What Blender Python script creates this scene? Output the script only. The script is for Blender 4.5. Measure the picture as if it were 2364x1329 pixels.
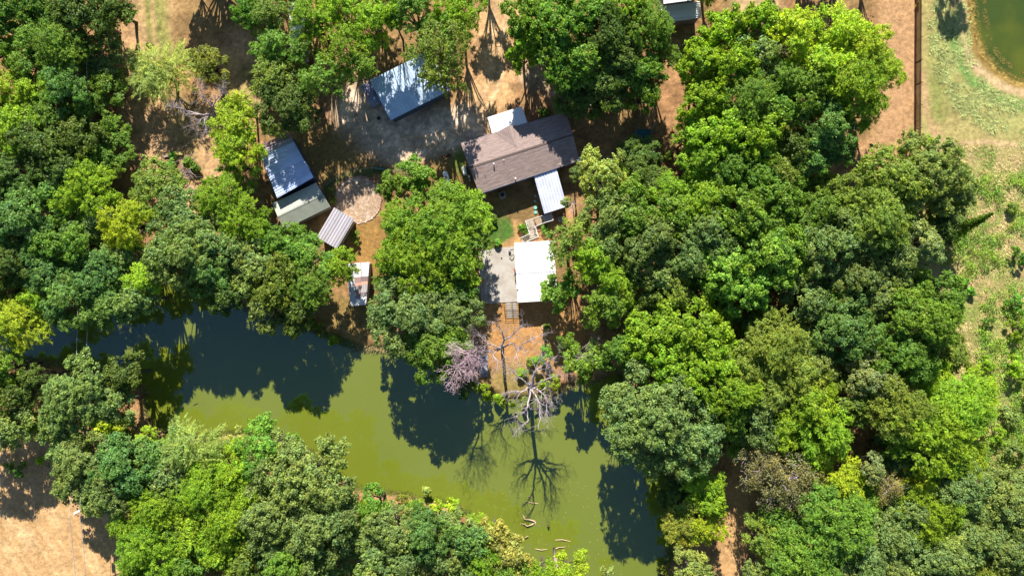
import bpy, math, random
import numpy as np
from mathutils import Vector, Matrix

for o in list(bpy.data.objects): bpy.data.objects.remove(o)
scene = bpy.context.scene
H = 107.0            # camera height above ground (m)
F = 1557.0           # focal length in photo pixels (photo 2364 wide)

# ---------------------------------------------------------------- camera
cd = bpy.data.cameras.new("camera"); cam = bpy.data.objects.new("camera", cd)
scene.collection.objects.link(cam)
cam.location = (0, 0, H); cam.rotation_euler = (0, 0, 0)
cd.sensor_fit = 'HORIZONTAL'; cd.sensor_width = 36.0; cd.lens = 36.0 * F / 2364.0
cd.clip_start = 0.5; cd.clip_end = 3000
scene.camera = cam

# ---------------------------------------------------------------- light
EL = math.radians(33.5); TILT = math.radians(4.5)
world = bpy.data.worlds.new("World"); scene.world = world; world.use_nodes = True
wn = world.node_tree; bg = wn.nodes["Background"]
sky = wn.nodes.new("ShaderNodeTexSky"); sky.sky_type = 'NISHITA'; sky.sun_disc = False
sky.sun_elevation = EL; sky.sun_rotation = -TILT
sky.altitude = 100; sky.air_density = 1.0; sky.dust_density = 0.2; sky.ozone_density = 2.5
wn.links.new(sky.outputs[0], bg.inputs[0]); bg.inputs[1].default_value = 0.06
sd = bpy.data.lights.new("sun", 'SUN'); sun = bpy.data.objects.new("sun", sd)
scene.collection.objects.link(sun)
sd.energy = 5.0; sd.angle = math.radians(0.5); sd.color = (1.0, 0.94, 0.84)
ld = Vector((math.sin(TILT) * math.cos(EL), -math.cos(TILT) * math.cos(EL), -math.sin(EL)))
sun.rotation_euler = ld.to_track_quat('-Z', 'Y').to_euler(); sun.location = (-20, 150, 100)
scene.view_settings.view_transform = 'Standard'; scene.view_settings.look = 'None'
scene.view_settings.exposure = 1.25; scene.view_settings.gamma = 1.0
scene.view_settings.use_curve_mapping = False
scene.render.engine = 'CYCLES'

# ---------------------------------------------------------------- helpers
def W(u, v, z=0.0):
    k = (H - z) / F
    return Vector(((u - 1182.0) * k, (664.5 - v) * k, z))
C = scene.collection

def mesh_obj(name, verts, faces, mat=None, parent=None, smooth=False):
    me = bpy.data.meshes.new(name); me.from_pydata([tuple(v) for v in verts], [], faces)
    if mat: me.materials.append(mat)
    if smooth: me.polygons.foreach_set('use_smooth', [True] * len(me.polygons))
    me.update()
    o = bpy.data.objects.new(name, me); C.objects.link(o)
    if parent: o.parent = parent
    return o

def big_mesh(name, V, Fc, mat, col=None):
    """V (n,3) array, Fc (m,k) array of equal sided faces"""
    me = bpy.data.meshes.new(name); n = len(V); m, k = Fc.shape
    me.vertices.add(n); me.vertices.foreach_set('co', np.asarray(V, dtype=np.float32).ravel())
    me.loops.add(m * k); me.loops.foreach_set('vertex_index', Fc.astype(np.int32).ravel())
    me.polygons.add(m); me.polygons.foreach_set('loop_start', np.arange(0, m * k, k, dtype=np.int32))
    me.update(calc_edges=True)
    if mat: me.materials.append(mat)
    if col is not None:
        a = me.attributes.new('tint', 'FLOAT_COLOR', 'POINT')
        c4 = np.ones((n, 4), dtype=np.float32); c4[:, :col.shape[1]] = col
        a.data.foreach_set('color', c4.ravel())
    return me

def thing(name, label, cat, loc=(0, 0, 0), group=None):
    o = bpy.data.objects.new(name, None); C.objects.link(o); o.location = loc
    o.empty_display_size = 0.3
    o['label'] = label; o['category'] = cat
    if group: o['group'] = group
    return o

def tag(o, label, cat, group=None):
    o['label'] = label; o['category'] = cat
    if group: o['group'] = group
    return o

class MB:
    def __init__(s): s.v = []; s.f = []
    def box(s, c, size, rz=0.0, tilt=None):
        cx, cy, cz = c; sx, sy, sz = [q / 2 for q in size]; b = len(s.v)
        ca, sa = math.cos(rz), math.sin(rz)
        for dz in (-sz, sz):
            for dx, dy in ((-sx, -sy), (sx, -sy), (sx, sy), (-sx, sy)):
                s.v.append((cx + dx * ca - dy * sa, cy + dx * sa + dy * ca, cz + dz))
        s.f += [(b, b+3, b+2, b+1), (b+4, b+5, b+6, b+7), (b, b+1, b+5, b+4), (b+1, b+2, b+6, b+5), (b+2, b+3, b+7, b+6), (b+3, b, b+4, b+7)]
        return s
    def bar(s, p, q, w, h=None):
        h = h or w; p = Vector(p); q = Vector(q); d = (q - p).normalized()
        up = Vector((0, 0, 1)) if abs(d.z) < 0.95 else Vector((1, 0, 0))
        a = d.cross(up).normalized() * (w / 2); c = a.cross(d).normalized() * (h / 2); b = len(s.v)
        for e in (p, q):
            for i, j in ((-1, -1), (1, -1), (1, 1), (-1, 1)): s.v.append(tuple(e + a * i + c * j))
        s.f += [(b, b+3, b+2, b+1), (b+4, b+5, b+6, b+7), (b, b+1, b+5, b+4), (b+1, b+2, b+6, b+5), (b+2, b+3, b+7, b+6), (b+3, b, b+4, b+7)]
        return s
    def tube(s, pts, rads, n=6, cap=True):
        pts = [Vector(p) for p in pts]; b = len(s.v); k = len(pts)
        for i, p in enumerate(pts):
            d = (pts[min(i + 1, k - 1)] - pts[max(i - 1, 0)])
            d = d.normalized() if d.length > 1e-6 else Vector((0, 0, 1))
            ref = Vector((0, 0, 1)) if abs(d.z) < 0.8 else Vector((1, 0, 0))
            a = d.cross(ref).normalized(); c = a.cross(d).normalized()
            for j in range(n):
                t = 2 * math.pi * j / n
                s.v.append(tuple(p + (a * math.cos(t) + c * math.sin(t)) * rads[i]))
        for i in range(k - 1):
            for j in range(n):
                s.f.append((b + i*n + j, b + i*n + (j+1) % n, b + (i+1)*n + (j+1) % n, b + (i+1)*n + j))
        if cap:
            s.f.append(tuple(b + j for j in range(n))); s.f.append(tuple(b + (k-1)*n + j for j in reversed(range(n))))
        return s
    def cyl(s, c, r, h, n=16, r2=None):
        return s.tube([c, (c[0], c[1], c[2] + h)], [r, r if r2 is None else r2], n)
    def quad(s, *p):
        b = len(s.v); s.v += [tuple(q) for q in p]; s.f.append(tuple(range(b, b + len(p)))); return s
    def build(s, name, mat, parent=None, smooth=False): return mesh_obj(name, s.v, s.f, mat, parent, smooth)

# ---------------------------------------------------------------- materials
def mat(name, color, rough=0.8, metal=0.0, noise=0.15, nscale=3.0, spec=0.3, bump=0.0, bscale=20.0, objcol=False, color2=None, c2scale=1.0, c2lo=0.5, c2hi=0.6):
    m = bpy.data.materials.new(name); m.use_nodes = True; t = m.node_tree; N = t.nodes; L = t.links
    p = N["Principled BSDF"]; p.inputs['Roughness'].default_value = rough; p.inputs['Metallic'].default_value = metal
    p.inputs['Specular IOR Level'].default_value = spec
    tc = N.new("ShaderNodeNewGeometry")
    nz = N.new("ShaderNodeTexNoise"); nz.inputs['Scale'].default_value = nscale; nz.inputs['Detail'].default_value = 6
    L.new(tc.outputs['Position'], nz.inputs['Vector'])
    mr = N.new("ShaderNodeMapRange"); mr.inputs[1].default_value = 0.3; mr.inputs[2].default_value = 0.7
    mr.inputs[3].default_value = 1 - noise; mr.inputs[4].default_value = 1 + noise
    L.new(nz.outputs['Fac'], mr.inputs[0])
    src = None
    base = N.new("ShaderNodeRGB"); base.outputs[0].default_value = (*color, 1); src = base.outputs[0]
    if color2:
        n2 = N.new("ShaderNodeTexNoise"); n2.inputs['Scale'].default_value = c2scale; n2.inputs['Detail'].default_value = 8
        L.new(tc.outputs['Position'], n2.inputs['Vector'])
        r2 = N.new("ShaderNodeMapRange"); r2.inputs[1].default_value = c2lo; r2.inputs[2].default_value = c2hi
        L.new(n2.outputs['Fac'], r2.inputs[0])
        mx = N.new("ShaderNodeMix"); mx.data_type = 'RGBA'; L.new(r2.outputs[0], mx.inputs[0])
        L.new(src, mx.inputs[6]); mx.inputs[7].default_value = (*color2, 1); src = mx.outputs[2]
    if objcol:
        oi = N.new("ShaderNodeObjectInfo"); mo = N.new("ShaderNodeMix"); mo.data_type = 'RGBA'; mo.blend_type = 'MULTIPLY'
        mo.inputs[0].default_value = 1; L.new(src, mo.inputs[6]); L.new(oi.outputs['Color'], mo.inputs[7]); src = mo.outputs[2]
    mu = N.new("ShaderNodeVectorMath"); mu.operation = 'SCALE'; L.new(src, mu.inputs[0]); L.new(mr.outputs[0], mu.inputs['Scale'])
    L.new(mu.outputs[0], p.inputs['Base Color'])
    if bump:
        nb = N.new("ShaderNodeTexNoise"); nb.inputs['Scale'].default_value = bscale; nb.inputs['Detail'].default_value = 5
        L.new(tc.outputs['Position'], nb.inputs['Vector'])
        b = N.new("ShaderNodeBump"); b.inputs['Strength'].default_value = bump; b.inputs['Distance'].default_value = 0.1
        L.new(nb.outputs['Fac'], b.inputs['Height']); L.new(b.outputs[0], p.inputs['Normal'])
    return m

M = {}
M['galv'] = mat('galvanised_metal', (0.56, 0.62, 0.72), 0.45, 0.3, 0.12, 0.7, 0.5, objcol=True)
M['galv_rust'] = mat('rusted_metal', (0.42, 0.45, 0.52), 0.5, 0.2, 0.15, 0.8, 0.4, objcol=True, color2=(0.30, 0.13, 0.08), c2scale=0.55, c2lo=0.56, c2hi=0.66)
M['whitemetal'] = mat('white_painted_metal', (0.80, 0.80, 0.80), 0.4, 0.0, 0.02, 1.0, 0.4, objcol=True)
M['darkwall'] = mat('dark_blue_siding', (0.06, 0.085, 0.14), 0.7, 0, 0.1)
M['greywall'] = mat('grey_wall', (0.22, 0.22, 0.23), 0.8, 0, 0.15)
M['tanwall'] = mat('tan_wall', (0.40, 0.35, 0.28), 0.8, 0, 0.12)
M['glass'] = mat('window_glass', (0.03, 0.04, 0.06), 0.1, 0, 0.05, 1, 0.6)
M['whitetrim'] = mat('white_trim', (0.75, 0.75, 0.74), 0.5, 0, 0.04)
M['concrete'] = mat('concrete', (0.40, 0.37, 0.33), 0.9, 0, 0.10, 1.2, 0.2, 0.3, 30, color2=(0.33, 0.29, 0.25), c2scale=0.5, c2lo=0.45, c2hi=0.62)
M['wood'] = mat('weathered_wood', (0.36, 0.31, 0.25), 0.85, 0, 0.2, 5, 0.2, objcol=True)
M['greywood'] = mat('grey_driftwood', (0.34, 0.34, 0.36), 0.9, 0, 0.22, 4, 0.2, objcol=True)
M['darkwood'] = mat('dark_brown_boards', (0.075, 0.035, 0.022), 0.85, 0, 0.3, 4, 0.2, objcol=True)
M['bark'] = mat('bark', (0.10, 0.08, 0.065), 0.95, 0, 0.3, 3, 0.1, 0.5, 12)
M['deadbark'] = mat('bleached_dead_wood', (0.36, 0.305, 0.315), 0.85, 0, 0.25, 2.5, 0.15, objcol=True)
M['black'] = mat('black_metal', (0.02, 0.02, 0.02), 0.5, 0.3, 0.1)
M['white'] = mat('white_paint', (0.8, 0.8, 0.82), 0.35, 0, 0.03)
M['pink'] = mat('faded_red_cover', (0.42, 0.16, 0.22), 0.5)
M['tealdisc'] = mat('mint_green_disc', (0.16, 0.42, 0.34), 0.7, 0, 0.08)
M['teal'] = mat('dark_teal_cover', (0.012, 0.085, 0.10), 0.4, 0, 0.25, 1.0)
M['greenplastic'] = mat('dark_green_plastic', (0.02, 0.12, 0.09), 0.4, 0, 0.1)
M['terracotta'] = mat('terracotta', (0.45, 0.14, 0.05), 0.8)
M['soil'] = mat('red_soil', (0.30, 0.10, 0.06), 0.95, 0, 0.35, 8)
M['stone'] = mat('pale_stone', (0.42, 0.33, 0.29), 0.9, 0, 0.2, 4, objcol=True)
M['wire'] = mat('metal_cable', (0.5, 0.5, 0.5), 0.5, 0.3, 0.05)
M['yellow'] = mat('yellow_board', (0.60, 0.48, 0.16), 0.7, 0, 0.1)
M['blue'] = mat('blue_plastic', (0.05, 0.09, 0.22), 0.5)
M['polewood'] = mat('pole_wood', (0.33, 0.20, 0.13), 0.9, 0, 0.2)
M['sage'] = mat('sage_metal', (0.34, 0.355, 0.31), 0.55, 0.05, 0.06, 0.8, 0.35, objcol=True)
M['lav'] = mat('mauve_grey_metal', (0.46, 0.43, 0.47), 0.45, 0.15, 0.05, 0.8, 0.4, objcol=True)

def leaf_mat(name):
    m = bpy.data.materials.new(name); m.use_nodes = True; t = m.node_tree; N = t.nodes; L = t.links
    p = N["Principled BSDF"]; out = N["Material Output"]
    p.inputs['Roughness'].default_value = 0.55; p.inputs['Specular IOR Level'].default_value = 0.25
    at = N.new("ShaderNodeAttribute"); at.attribute_name = 'tint'
    oi = N.new("ShaderNodeObjectInfo")
    sep = N.new("ShaderNodeSeparateColor"); L.new(at.outputs['Color'], sep.inputs[0])
    # per clump: towards a yellower or a bluer version of the tree's own colour
    yel = N.new("ShaderNodeMix"); yel.data_type = 'RGBA'; yel.blend_type = 'MULTIPLY'; yel.inputs[0].default_value = 1
    L.new(oi.outputs['Color'], yel.inputs[6]); yel.inputs[7].default_value = (1.48, 1.28, 0.58, 1)
    blu = N.new("ShaderNodeMix"); blu.data_type = 'RGBA'; blu.blend_type = 'MULTIPLY'; blu.inputs[0].default_value = 1
    L.new(oi.outputs['Color'], blu.inputs[6]); blu.inputs[7].default_value = (0.78, 0.96, 0.80, 1)
    mx = N.new("ShaderNodeMix"); mx.data_type = 'RGBA'
    L.new(sep.outputs[0], mx.inputs[0]); L.new(blu.outputs[2], mx.inputs[6]); L.new(yel.outputs[2], mx.inputs[7])
    mr = N.new("ShaderNodeMapRange"); mr.inputs[3].default_value = 0.8; mr.inputs[4].default_value = 3.9
    L.new(sep.outputs[1], mr.inputs[0])
    sc = N.new("ShaderNodeVectorMath"); sc.operation = 'SCALE'; L.new(mx.outputs[2], sc.inputs[0]); L.new(mr.outputs[0], sc.inputs['Scale'])
    L.new(sc.outputs[0], p.inputs['Base Color'])
    tr = N.new("ShaderNodeBsdfTranslucent")
    tm = N.new("ShaderNodeMix"); tm.data_type = 'RGBA'; tm.blend_type = 'MULTIPLY'; tm.inputs[0].default_value = 1
    L.new(sc.outputs[0], tm.inputs[6]); tm.inputs[7].default_value = (1.5, 1.6, 0.55, 1); L.new(tm.outputs[2], tr.inputs[0])
    ms = N.new("ShaderNodeMixShader"); ms.inputs[0].default_value = 0.40
    L.new(p.outputs[0], ms.inputs[1]); L.new(tr.outputs[0], ms.inputs[2]); L.new(ms.outputs[0], out.inputs[0])
    return m
M['leaf'] = leaf_mat('foliage')

# ---------------------------------------------------------------- value noise
_rng = np.random.RandomState(7); _tab = _rng.rand(256, 256)
def vnoise(x, y, s):
    x = x / s + 1000; y = y / s + 1000
    xi = np.floor(x).astype(int); yi = np.floor(y).astype(int); fx = x - xi; fy = y - yi
    fx = fx * fx * (3 - 2 * fx); fy = fy * fy * (3 - 2 * fy)
    g = lambda a, b: _tab[a % 256, b % 256]
    return (g(xi, yi) * (1 - fx) + g(xi + 1, yi) * fx) * (1 - fy) + (g(xi, yi + 1) * (1 - fx) + g(xi + 1, yi + 1) * fx) * fy
def fnoise(x, y, s, o=4):
    r = 0; a = 1; t = 0
    for i in range(o): r = r + a * vnoise(x + 17.3 * i, y - 9.1 * i, s / 2 ** i); t += a; a *= 0.55
    return r / t
def smooth(a, b, x):
    t = np.clip((x - a) / (b - a), 0, 1); return t * t * (3 - 2 * t)
def inpoly(px, py, poly):
    r = np.zeros(px.shape, bool); n = len(poly)
    for i in range(n):
        x1, y1 = poly[i]; x2, y2 = poly[(i + 1) % n]
        if y1 == y2: continue
        c = ((y1 > py) != (y2 > py)) & (px < (x2 - x1) * (py - y1) / (y2 - y1) + x1)
        r ^= c
    return r
def dseg(px, py, pts):
    d = np.full(px.shape, 1e9)
    for (x1, y1), (x2, y2) in zip(pts[:-1], pts[1:]):
        dx, dy = x2 - x1, y2 - y1; t = np.clip(((px - x1) * dx + (py - y1) * dy) / (dx * dx + dy * dy), 0, 1)
        d = np.minimum(d, np.hypot(px - x1 - t * dx, py - y1 - t * dy))
    return d

# ---------------------------------------------------------------- ground
LAKE = [(-250, 735), (0, 755), (100, 735), (200, 700), (300, 690), (375, 650), (400, 625), (445, 640), (520, 690), (620, 735), (700, 752), (770, 782), (835, 804),
        (900, 808), (980, 840), (1060, 872), (1100, 898), (1140, 918), (1180, 930), (1245, 932), (1285, 905), (1330, 885), (1390, 872),
        (1425, 850), (1445, 900), (1450, 960), (1480, 1020), (1530, 1080), (1560, 1130), (1572, 1200), (1560, 1260), (1530, 1330), (1520, 1450), (1520, 1600),
        (1360, 1600), (1330, 1450), (1270, 1345), (1215, 1300), (1150, 1235), (1090, 1200), (1060, 1175), (1000, 1158), (950, 1152), (900, 1140),
        (820, 1130), (760, 1085), (700, 1035), (650, 1015), (560, 998), (500, 1005), (410, 1010), (350, 985), (325, 950), (325, 900), (250, 858), (150, 845), (80, 835), (0, 828), (-250, 840)]
POND = [(2262, -350), (2252, 0), (2262, 70), (2280, 120), (2312, 158), (2350, 180), (2420, 196), (2500, 200), (2600, 160), (2650, -350)]

def ground_color(U, Vv):
    wx = (fnoise(U, Vv, 60) - 0.5) * 40; wy = (fnoise(U + 500, Vv, 60) - 0.5) * 40
    u = U + wx * 0.6; v = Vv + wy * 0.6
    n1 = fnoise(U, Vv, 90, 4); n2 = fnoise(U + 300, Vv + 90, 14, 3); n3 = fnoise(U * 1.0 + 77, Vv * 0.35, 12, 3)
    col = np.zeros(U.shape + (3,)); col[:] = (0.27, 0.155, 0.085)
    def put(c, w):
        w = np.clip(w, 0, 1)[..., None]; col[:] = col * (1 - w) + np.array(c) * w
    put((0.20, 0.14, 0.065), smooth(0.42, 0.62, n1) * 0.8)
    put((0.31, 0.19, 0.10), smooth(0.5, 0.75, n2) * 0.5)
    def blob(c, cu, cv, ru, rv, soft=0.35, k=1.0):
        d = np.hypot((u - cu) / ru, (v - cv) / rv); put(c, k * (1 - smooth(1 - soft, 1 + soft, d)))
    def stroke(c, pts, w, soft=0.5, k=1.0):
        d = dseg(u, v, pts) / w; put(c, k * (1 - smooth(1 - soft, 1 + soft, d)))
    TAN = (0.38, 0.245, 0.145); PALE = (0.45, 0.30, 0.17); GRN = (0.15, 0.18, 0.05); GRAV = (0.52, 0.41, 0.34)
    stroke(TAN, [(330, -200), (340, 100), (350, 300), (400, 420), (470, 470)], 60)
    stroke(TAN, [(560, 120), (560, 200), (480, 330), (470, 450)], 55)
    stroke(GRN, [(350, -150), (360, 60), (375, 140)], 30, 0.6, 0.85)
    stroke((0.24, 0.20, 0.08), [(385, 200), (420, 290), (440, 380)], 26, 0.8, 0.5)
    stroke((0.22, 0.21, 0.08), [(570, 170), (575, 230)], 22, 0.8, 0.6)
    # drive
    stroke((0.42, 0.27, 0.15), [(1165, -100), (1150, 80), (1140, 200), (1110, 270)], 52)
    blob(GRAV, 960, 310, 150, 60, 0.4); blob(GRAV, 840, 260, 70, 70, 0.4); stroke(GRAV, [(1080, 290), (1000, 320), (900, 330)], 40)
    stroke((0.40, 0.30, 0.22), [(1230, 170), (1290, 200)], 30, 0.6, 0.8)
    for off in (-11, 11):
        stroke((0.50, 0.36, 0.24), [(1165 + off, -100), (1150 + off, 80), (1140 + off, 200), (1095 + off, 285), (1010, 325 + off), (930, 330 + off)], 5, .7, .7)
        stroke((0.46, 0.31, 0.19), [(340 + off, -150), (345 + off, 120), (352 + off, 300), (400 + off, 420)], 5, .7, .6)
        stroke((0.46, 0.31, 0.19), [(2075 + off, -150), (2075 + off, 150), (2068 + off, 320)], 5, .7, .6)
    n5 = fnoise(U + 31, Vv + 7, 26, 4); n6 = fnoise(U + 3, Vv + 70, 5, 2)
    col[:] = col * (0.80 + 0.42 * smooth(.35, .65, n5))[..., None] * (0.86 + .28 * smooth(.3, .7, n6))[..., None]
    # yards
    blob((0.20, 0.14, 0.055), 740, 360, 90, 60, 0.4, 0.8); blob((0.19, 0.13, 0.05), 1030, 400, 50, 45, 0.4, 0.9)
    blob((0.09, 0.15, 0.03), 1062, 372, 14, 30, 0.5, 0.9)
    stroke((0.07, 0.10, 0.035), [(935, 398), (880, 392), (830, 400), (790, 410), (760, 425), (745, 460)], 10, 0.6, 0.8)
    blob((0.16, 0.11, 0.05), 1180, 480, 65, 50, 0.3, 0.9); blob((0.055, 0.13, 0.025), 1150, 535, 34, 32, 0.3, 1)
    stroke((0.36, 0.22, 0.11), [(1190, 520), (1200, 560), (1160, 575)], 10, 0.5)
    blob((0.26, 0.155, 0.055), 850, 570, 50, 80, 0.4, 0.9)
    blob((0.36, 0.20, 0.085), 1230, 780, 120, 90, 0.4, 1); blob((0.20, 0.17, 0.06), 1200, 880, 60, 45, 0.5, 0.8)
    blob((0.22, 0.16, 0.06), 790, 740, 60, 50, 0.4, 0.8)
    stroke((0.12, 0.13, 0.03), [(700, 752), (770, 782), (835, 804)], 8, 0.6, 0.8)
    # right side
    stroke((0.36, 0.225, 0.13), [(2075, -200), (2075, 150), (2070, 320), (1990, 420), (1900, 500)], 46, 0.4)
    stroke((0.38, 0.28, 0.17), [(1740, -150), (1745, 60)], 60, 0.4); 
    rgt = smooth(2110, 2128, U + 0.5 * wx * (Vv > 345)) * (1 - smooth(1500, 1600, Vv) * 0)
    put((0.29, 0.26, 0.115), rgt)
    stroke((0.36, 0.25, 0.15), [(2130, 180), (2142, 260), (2170, 320)], 9, 0.6, 0.9)
    stroke((0.15, 0.19, 0.055), [(2170, 60), (2165, 160), (2170, 260)], 22, 0.6, 0.7)
    stroke((0.27, 0.28, 0.11), [(2190, 60), (2200, 160), (2250, 240), (2364, 290), (2500, 330)], 40, 0.5, 0.8)
    stroke((0.10, 0.23, 0.06), [(2195, 70), (2212, 130), (2240, 180), (2290, 220), (2364, 248), (2500, 270)], 13, 0.6, 0.85)
    stroke((0.40, 0.30, 0.19), [(2225, -250), (2222, 70), (2240, 140), (2280, 180), (2330, 205), (2400, 222), (2520, 235)], 10, 0.5, 1)
    stroke((0.21, 0.145, 0.05), [(2240, -250), (2238, 60), (2255, 120), (2290, 160), (2340, 190), (2430, 208)], 10, 0.5, 1)
    stroke((0.42, 0.31, 0.19), [(2190, 338), (2230, 328), (2270, 324), (2320, 332), (2420, 345)], 6, 0.6, 0.9)
    mead = smooth(340, 380, Vv) * smooth(2120, 2160, U)
    put((0.30, 0.22, 0.12), mead * smooth(0.40, 0.6, n3) * 0.8); put((0.17, 0.21, 0.06), mead * smooth(0.52, 0.66, fnoise(U, Vv, 45, 4)) * 0.7)
    # bottom-left field
    fld = (1 - smooth(300, 360, u)) * smooth(985, 1030, v + 0.1 * u)
    put((0.43, 0.28, 0.155), fld)
    st = fnoise((U - Vv * 0.6) * 1.0, (U * 0.6 + Vv) * 0.12, 9, 3)
    put((0.52, 0.37, 0.22), fld * smooth(0.5, 0.75, st) * 0.7); put((0.36, 0.22, 0.10), fld * smooth(0.55, 0.3, st) * 0.5)
    stroke((0.40, 0.26, 0.14), [(110, 1000), (100, 1060), (60, 1130)], 40, 0.5)
    stroke((0.40, 0.25, 0.13), [(1720, 1080), (1690, 1180), (1690, 1250), (1680, 1400)], 34, 0.4)
    # tall-grass streaks everywhere
    w = smooth(0.45, 0.7, n2) * 0.25; put((0.17, 0.12, 0.06), w)
    return col

gx = np.arange(-95, 95.01, 0.36); gy = np.arange(-62, 62.01, 0.36)
GX, GY = np.meshgrid(gx, gy); GU = GX * F / H + 1182; GV = 664.5 - GY * F / H
pert = (fnoise(GU, GV, 30, 3) - 0.5) * 18
mask = (inpoly(GU + pert, GV + pert, LAKE) | inpoly(GU + pert * 0.5, GV + pert * 0.5, POND)).astype(float)
def blur(a, r):
    k = 2 * r + 1
    for ax in (0, 1):
        p = np.pad(a, [(r + 1, r) if i == ax else (0, 0) for i in (0, 1)], mode='edge'); c = np.cumsum(p, axis=ax)
        a = (np.take(c, range(k, c.shape[ax]), axis=ax) - np.take(c, range(0, c.shape[ax] - k), axis=ax)) / k
    return a
mb = blur(blur(mask, 2), 2)
GZ = (fnoise(GX, GY, 9, 3) - 0.5) * 0.16 + (fnoise(GX, GY, 1.1, 2) - 0.5) * 0.08
GZ = GZ * (1 - mb) - 1.7 * mb
ny, nx = GX.shape
V = np.stack([GX, GY, GZ], -1).reshape(-1, 3)
idx = np.arange(ny * nx).reshape(ny, nx)
Fc = np.stack([idx[:-1, :-1], idx[:-1, 1:], idx[1:, 1:], idx[1:, :-1]], -1).reshape(-1, 4)
GC = ground_color(GU, GV).reshape(-1, 3) * np.array([1.10, 1.04, .90])

def ground_mat():
    m = bpy.data.materials.new('ground_dirt_and_grass'); m.use_nodes = True; t = m.node_tree; N = t.nodes; L = t.links
    p = N["Principled BSDF"]; p.inputs['Roughness'].default_value = 0.95; p.inputs['Specular IOR Level'].default_value = 0.1
    at = N.new("ShaderNodeAttribute"); at.attribute_name = 'tint'; g = N.new("ShaderNodeNewGeometry")
    def nz(s, d=6):
        n = N.new("ShaderNodeTexNoise"); n.inputs['Scale'].default_value = s; n.inputs['Detail'].default_value = d
        n.inputs['Roughness'].default_value = 0.65; L.new(g.outputs['Position'], n.inputs['Vector']); return n.outputs['Fac']
    a = nz(1.6); b = nz(0.35, 5); c = nz(7, 3)
    def mr(x, lo, hi):
        r = N.new("ShaderNodeMapRange"); r.inputs[1].default_value = 0.3; r.inputs[2].default_value = 0.7; r.inputs[3].default_value = lo; r.inputs[4].default_value = hi
        L.new(x, r.inputs[0]); return r.outputs[0]
    def mul(x, y):
        q = N.new("ShaderNodeMath"); q.operation = 'MULTIPLY'; L.new(x, q.inputs[0]); L.new(y, q.inputs[1]); return q.outputs[0]
    s = mul(mul(mr(a, 0.68, 1.30), mr(b, 0.86, 1.14)), mr(c, 0.8, 1.2))
    sc = N.new("ShaderNodeVectorMath"); sc.operation = 'SCALE'; L.new(at.outputs['Color'], sc.inputs[0]); L.new(s, sc.inputs['Scale'])
    L.new(sc.outputs[0], p.inputs['Base Color'])
    bp = N.new("ShaderNodeBump"); bp.inputs['Strength'].default_value = 0.6; bp.inputs['Distance'].default_value = 0.15
    L.new(a, bp.inputs['Height']); L.new(bp.outputs[0], p.inputs['Normal'])
    return m
M['ground'] = ground_mat()
gme = big_mesh('ground', V, Fc, M['ground'], GC)
gme.polygons.foreach_set('use_smooth', [True] * len(gme.polygons))
go = bpy.data.objects.new('ground', gme); C.objects.link(go); go['kind'] = 'structure'
# far ground out to the horizon: a ring around the detailed sheet
xs = [-1400, -300, -94.9, 94.9, 300, 1400]; ys = [-1400, -250, -61.9, 61.9, 250, 1400]
FV = np.array([(x, y, -0.02) for y in ys for x in xs], float)
FF = np.array([(r * 6 + c, r * 6 + c + 1, (r + 1) * 6 + c + 1, (r + 1) * 6 + c) for r in range(5) for c in range(5) if not (r == 2 and c == 2)])
fme = big_mesh('far_ground', FV, FF, M['ground'], np.tile(np.array([[0.24, 0.19, 0.09]]), (36, 1)))
fo = bpy.data.objects.new('far_ground', fme); C.objects.link(fo); fo['kind'] = 'structure'

def water_mat(name, base, base2, scale, lo=0.4, hi=0.65):
    m = bpy.data.materials.new(name); m.use_nodes = True; t = m.node_tree; N = t.nodes; L = t.links
    p = N["Principled BSDF"]; p.inputs['Roughness'].default_value = 0.05; p.inputs['IOR'].default_value = 2.0; p.inputs['Specular Tint'].default_value = (0.35, 0.62, 1.0, 1)
    p.inputs['Specular IOR Level'].default_value = 0.5
    g = N.new("ShaderNodeNewGeometry")
    n = N.new("ShaderNodeTexNoise"); n.inputs['Scale'].default_value = scale; n.inputs['Detail'].default_value = 4
    L.new(g.outputs['Position'], n.inputs['Vector'])
    r = N.new("ShaderNodeMapRange"); r.inputs[1].default_value = lo; r.inputs[2].default_value = hi; L.new(n.outputs['Fac'], r.inputs[0])
    mx = N.new("ShaderNodeMix"); mx.data_type = 'RGBA'; L.new(r.outputs[0], mx.inputs[0])
    mx.inputs[6].default_value = (*base, 1); mx.inputs[7].default_value = (*base2, 1); L.new(mx.outputs[2], p.inputs['Base Color'])
    n2 = N.new("ShaderNodeTexNoise"); n2.inputs['Scale'].default_value = 2.5; n2.inputs['Detail'].default_value = 3; L.new(g.outputs['Position'], n2.inputs['Vector'])
    b = N.new("ShaderNodeBump"); b.inputs['Strength'].default_value = 0.03; b.inputs['Distance'].default_value = 0.1
    L.new(n2.outputs['Fac'], b.inputs['Height']); L.new(b.outputs[0], p.inputs['Normal'])
    return m
M['lake'] = water_mat('green_lake_water', (0.142, 0.170, 0.021), (0.131, 0.160, 0.014), 0.06)
M['pond'] = water_mat('dark_pond_water', (0.042, 0.066, 0.012), (0.085, 0.10, 0.012), 0.08, 0.45, 0.6)
M['pond'].node_tree.nodes['Principled BSDF'].inputs['IOR'].default_value = 1.4
WZ = -0.62
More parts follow.
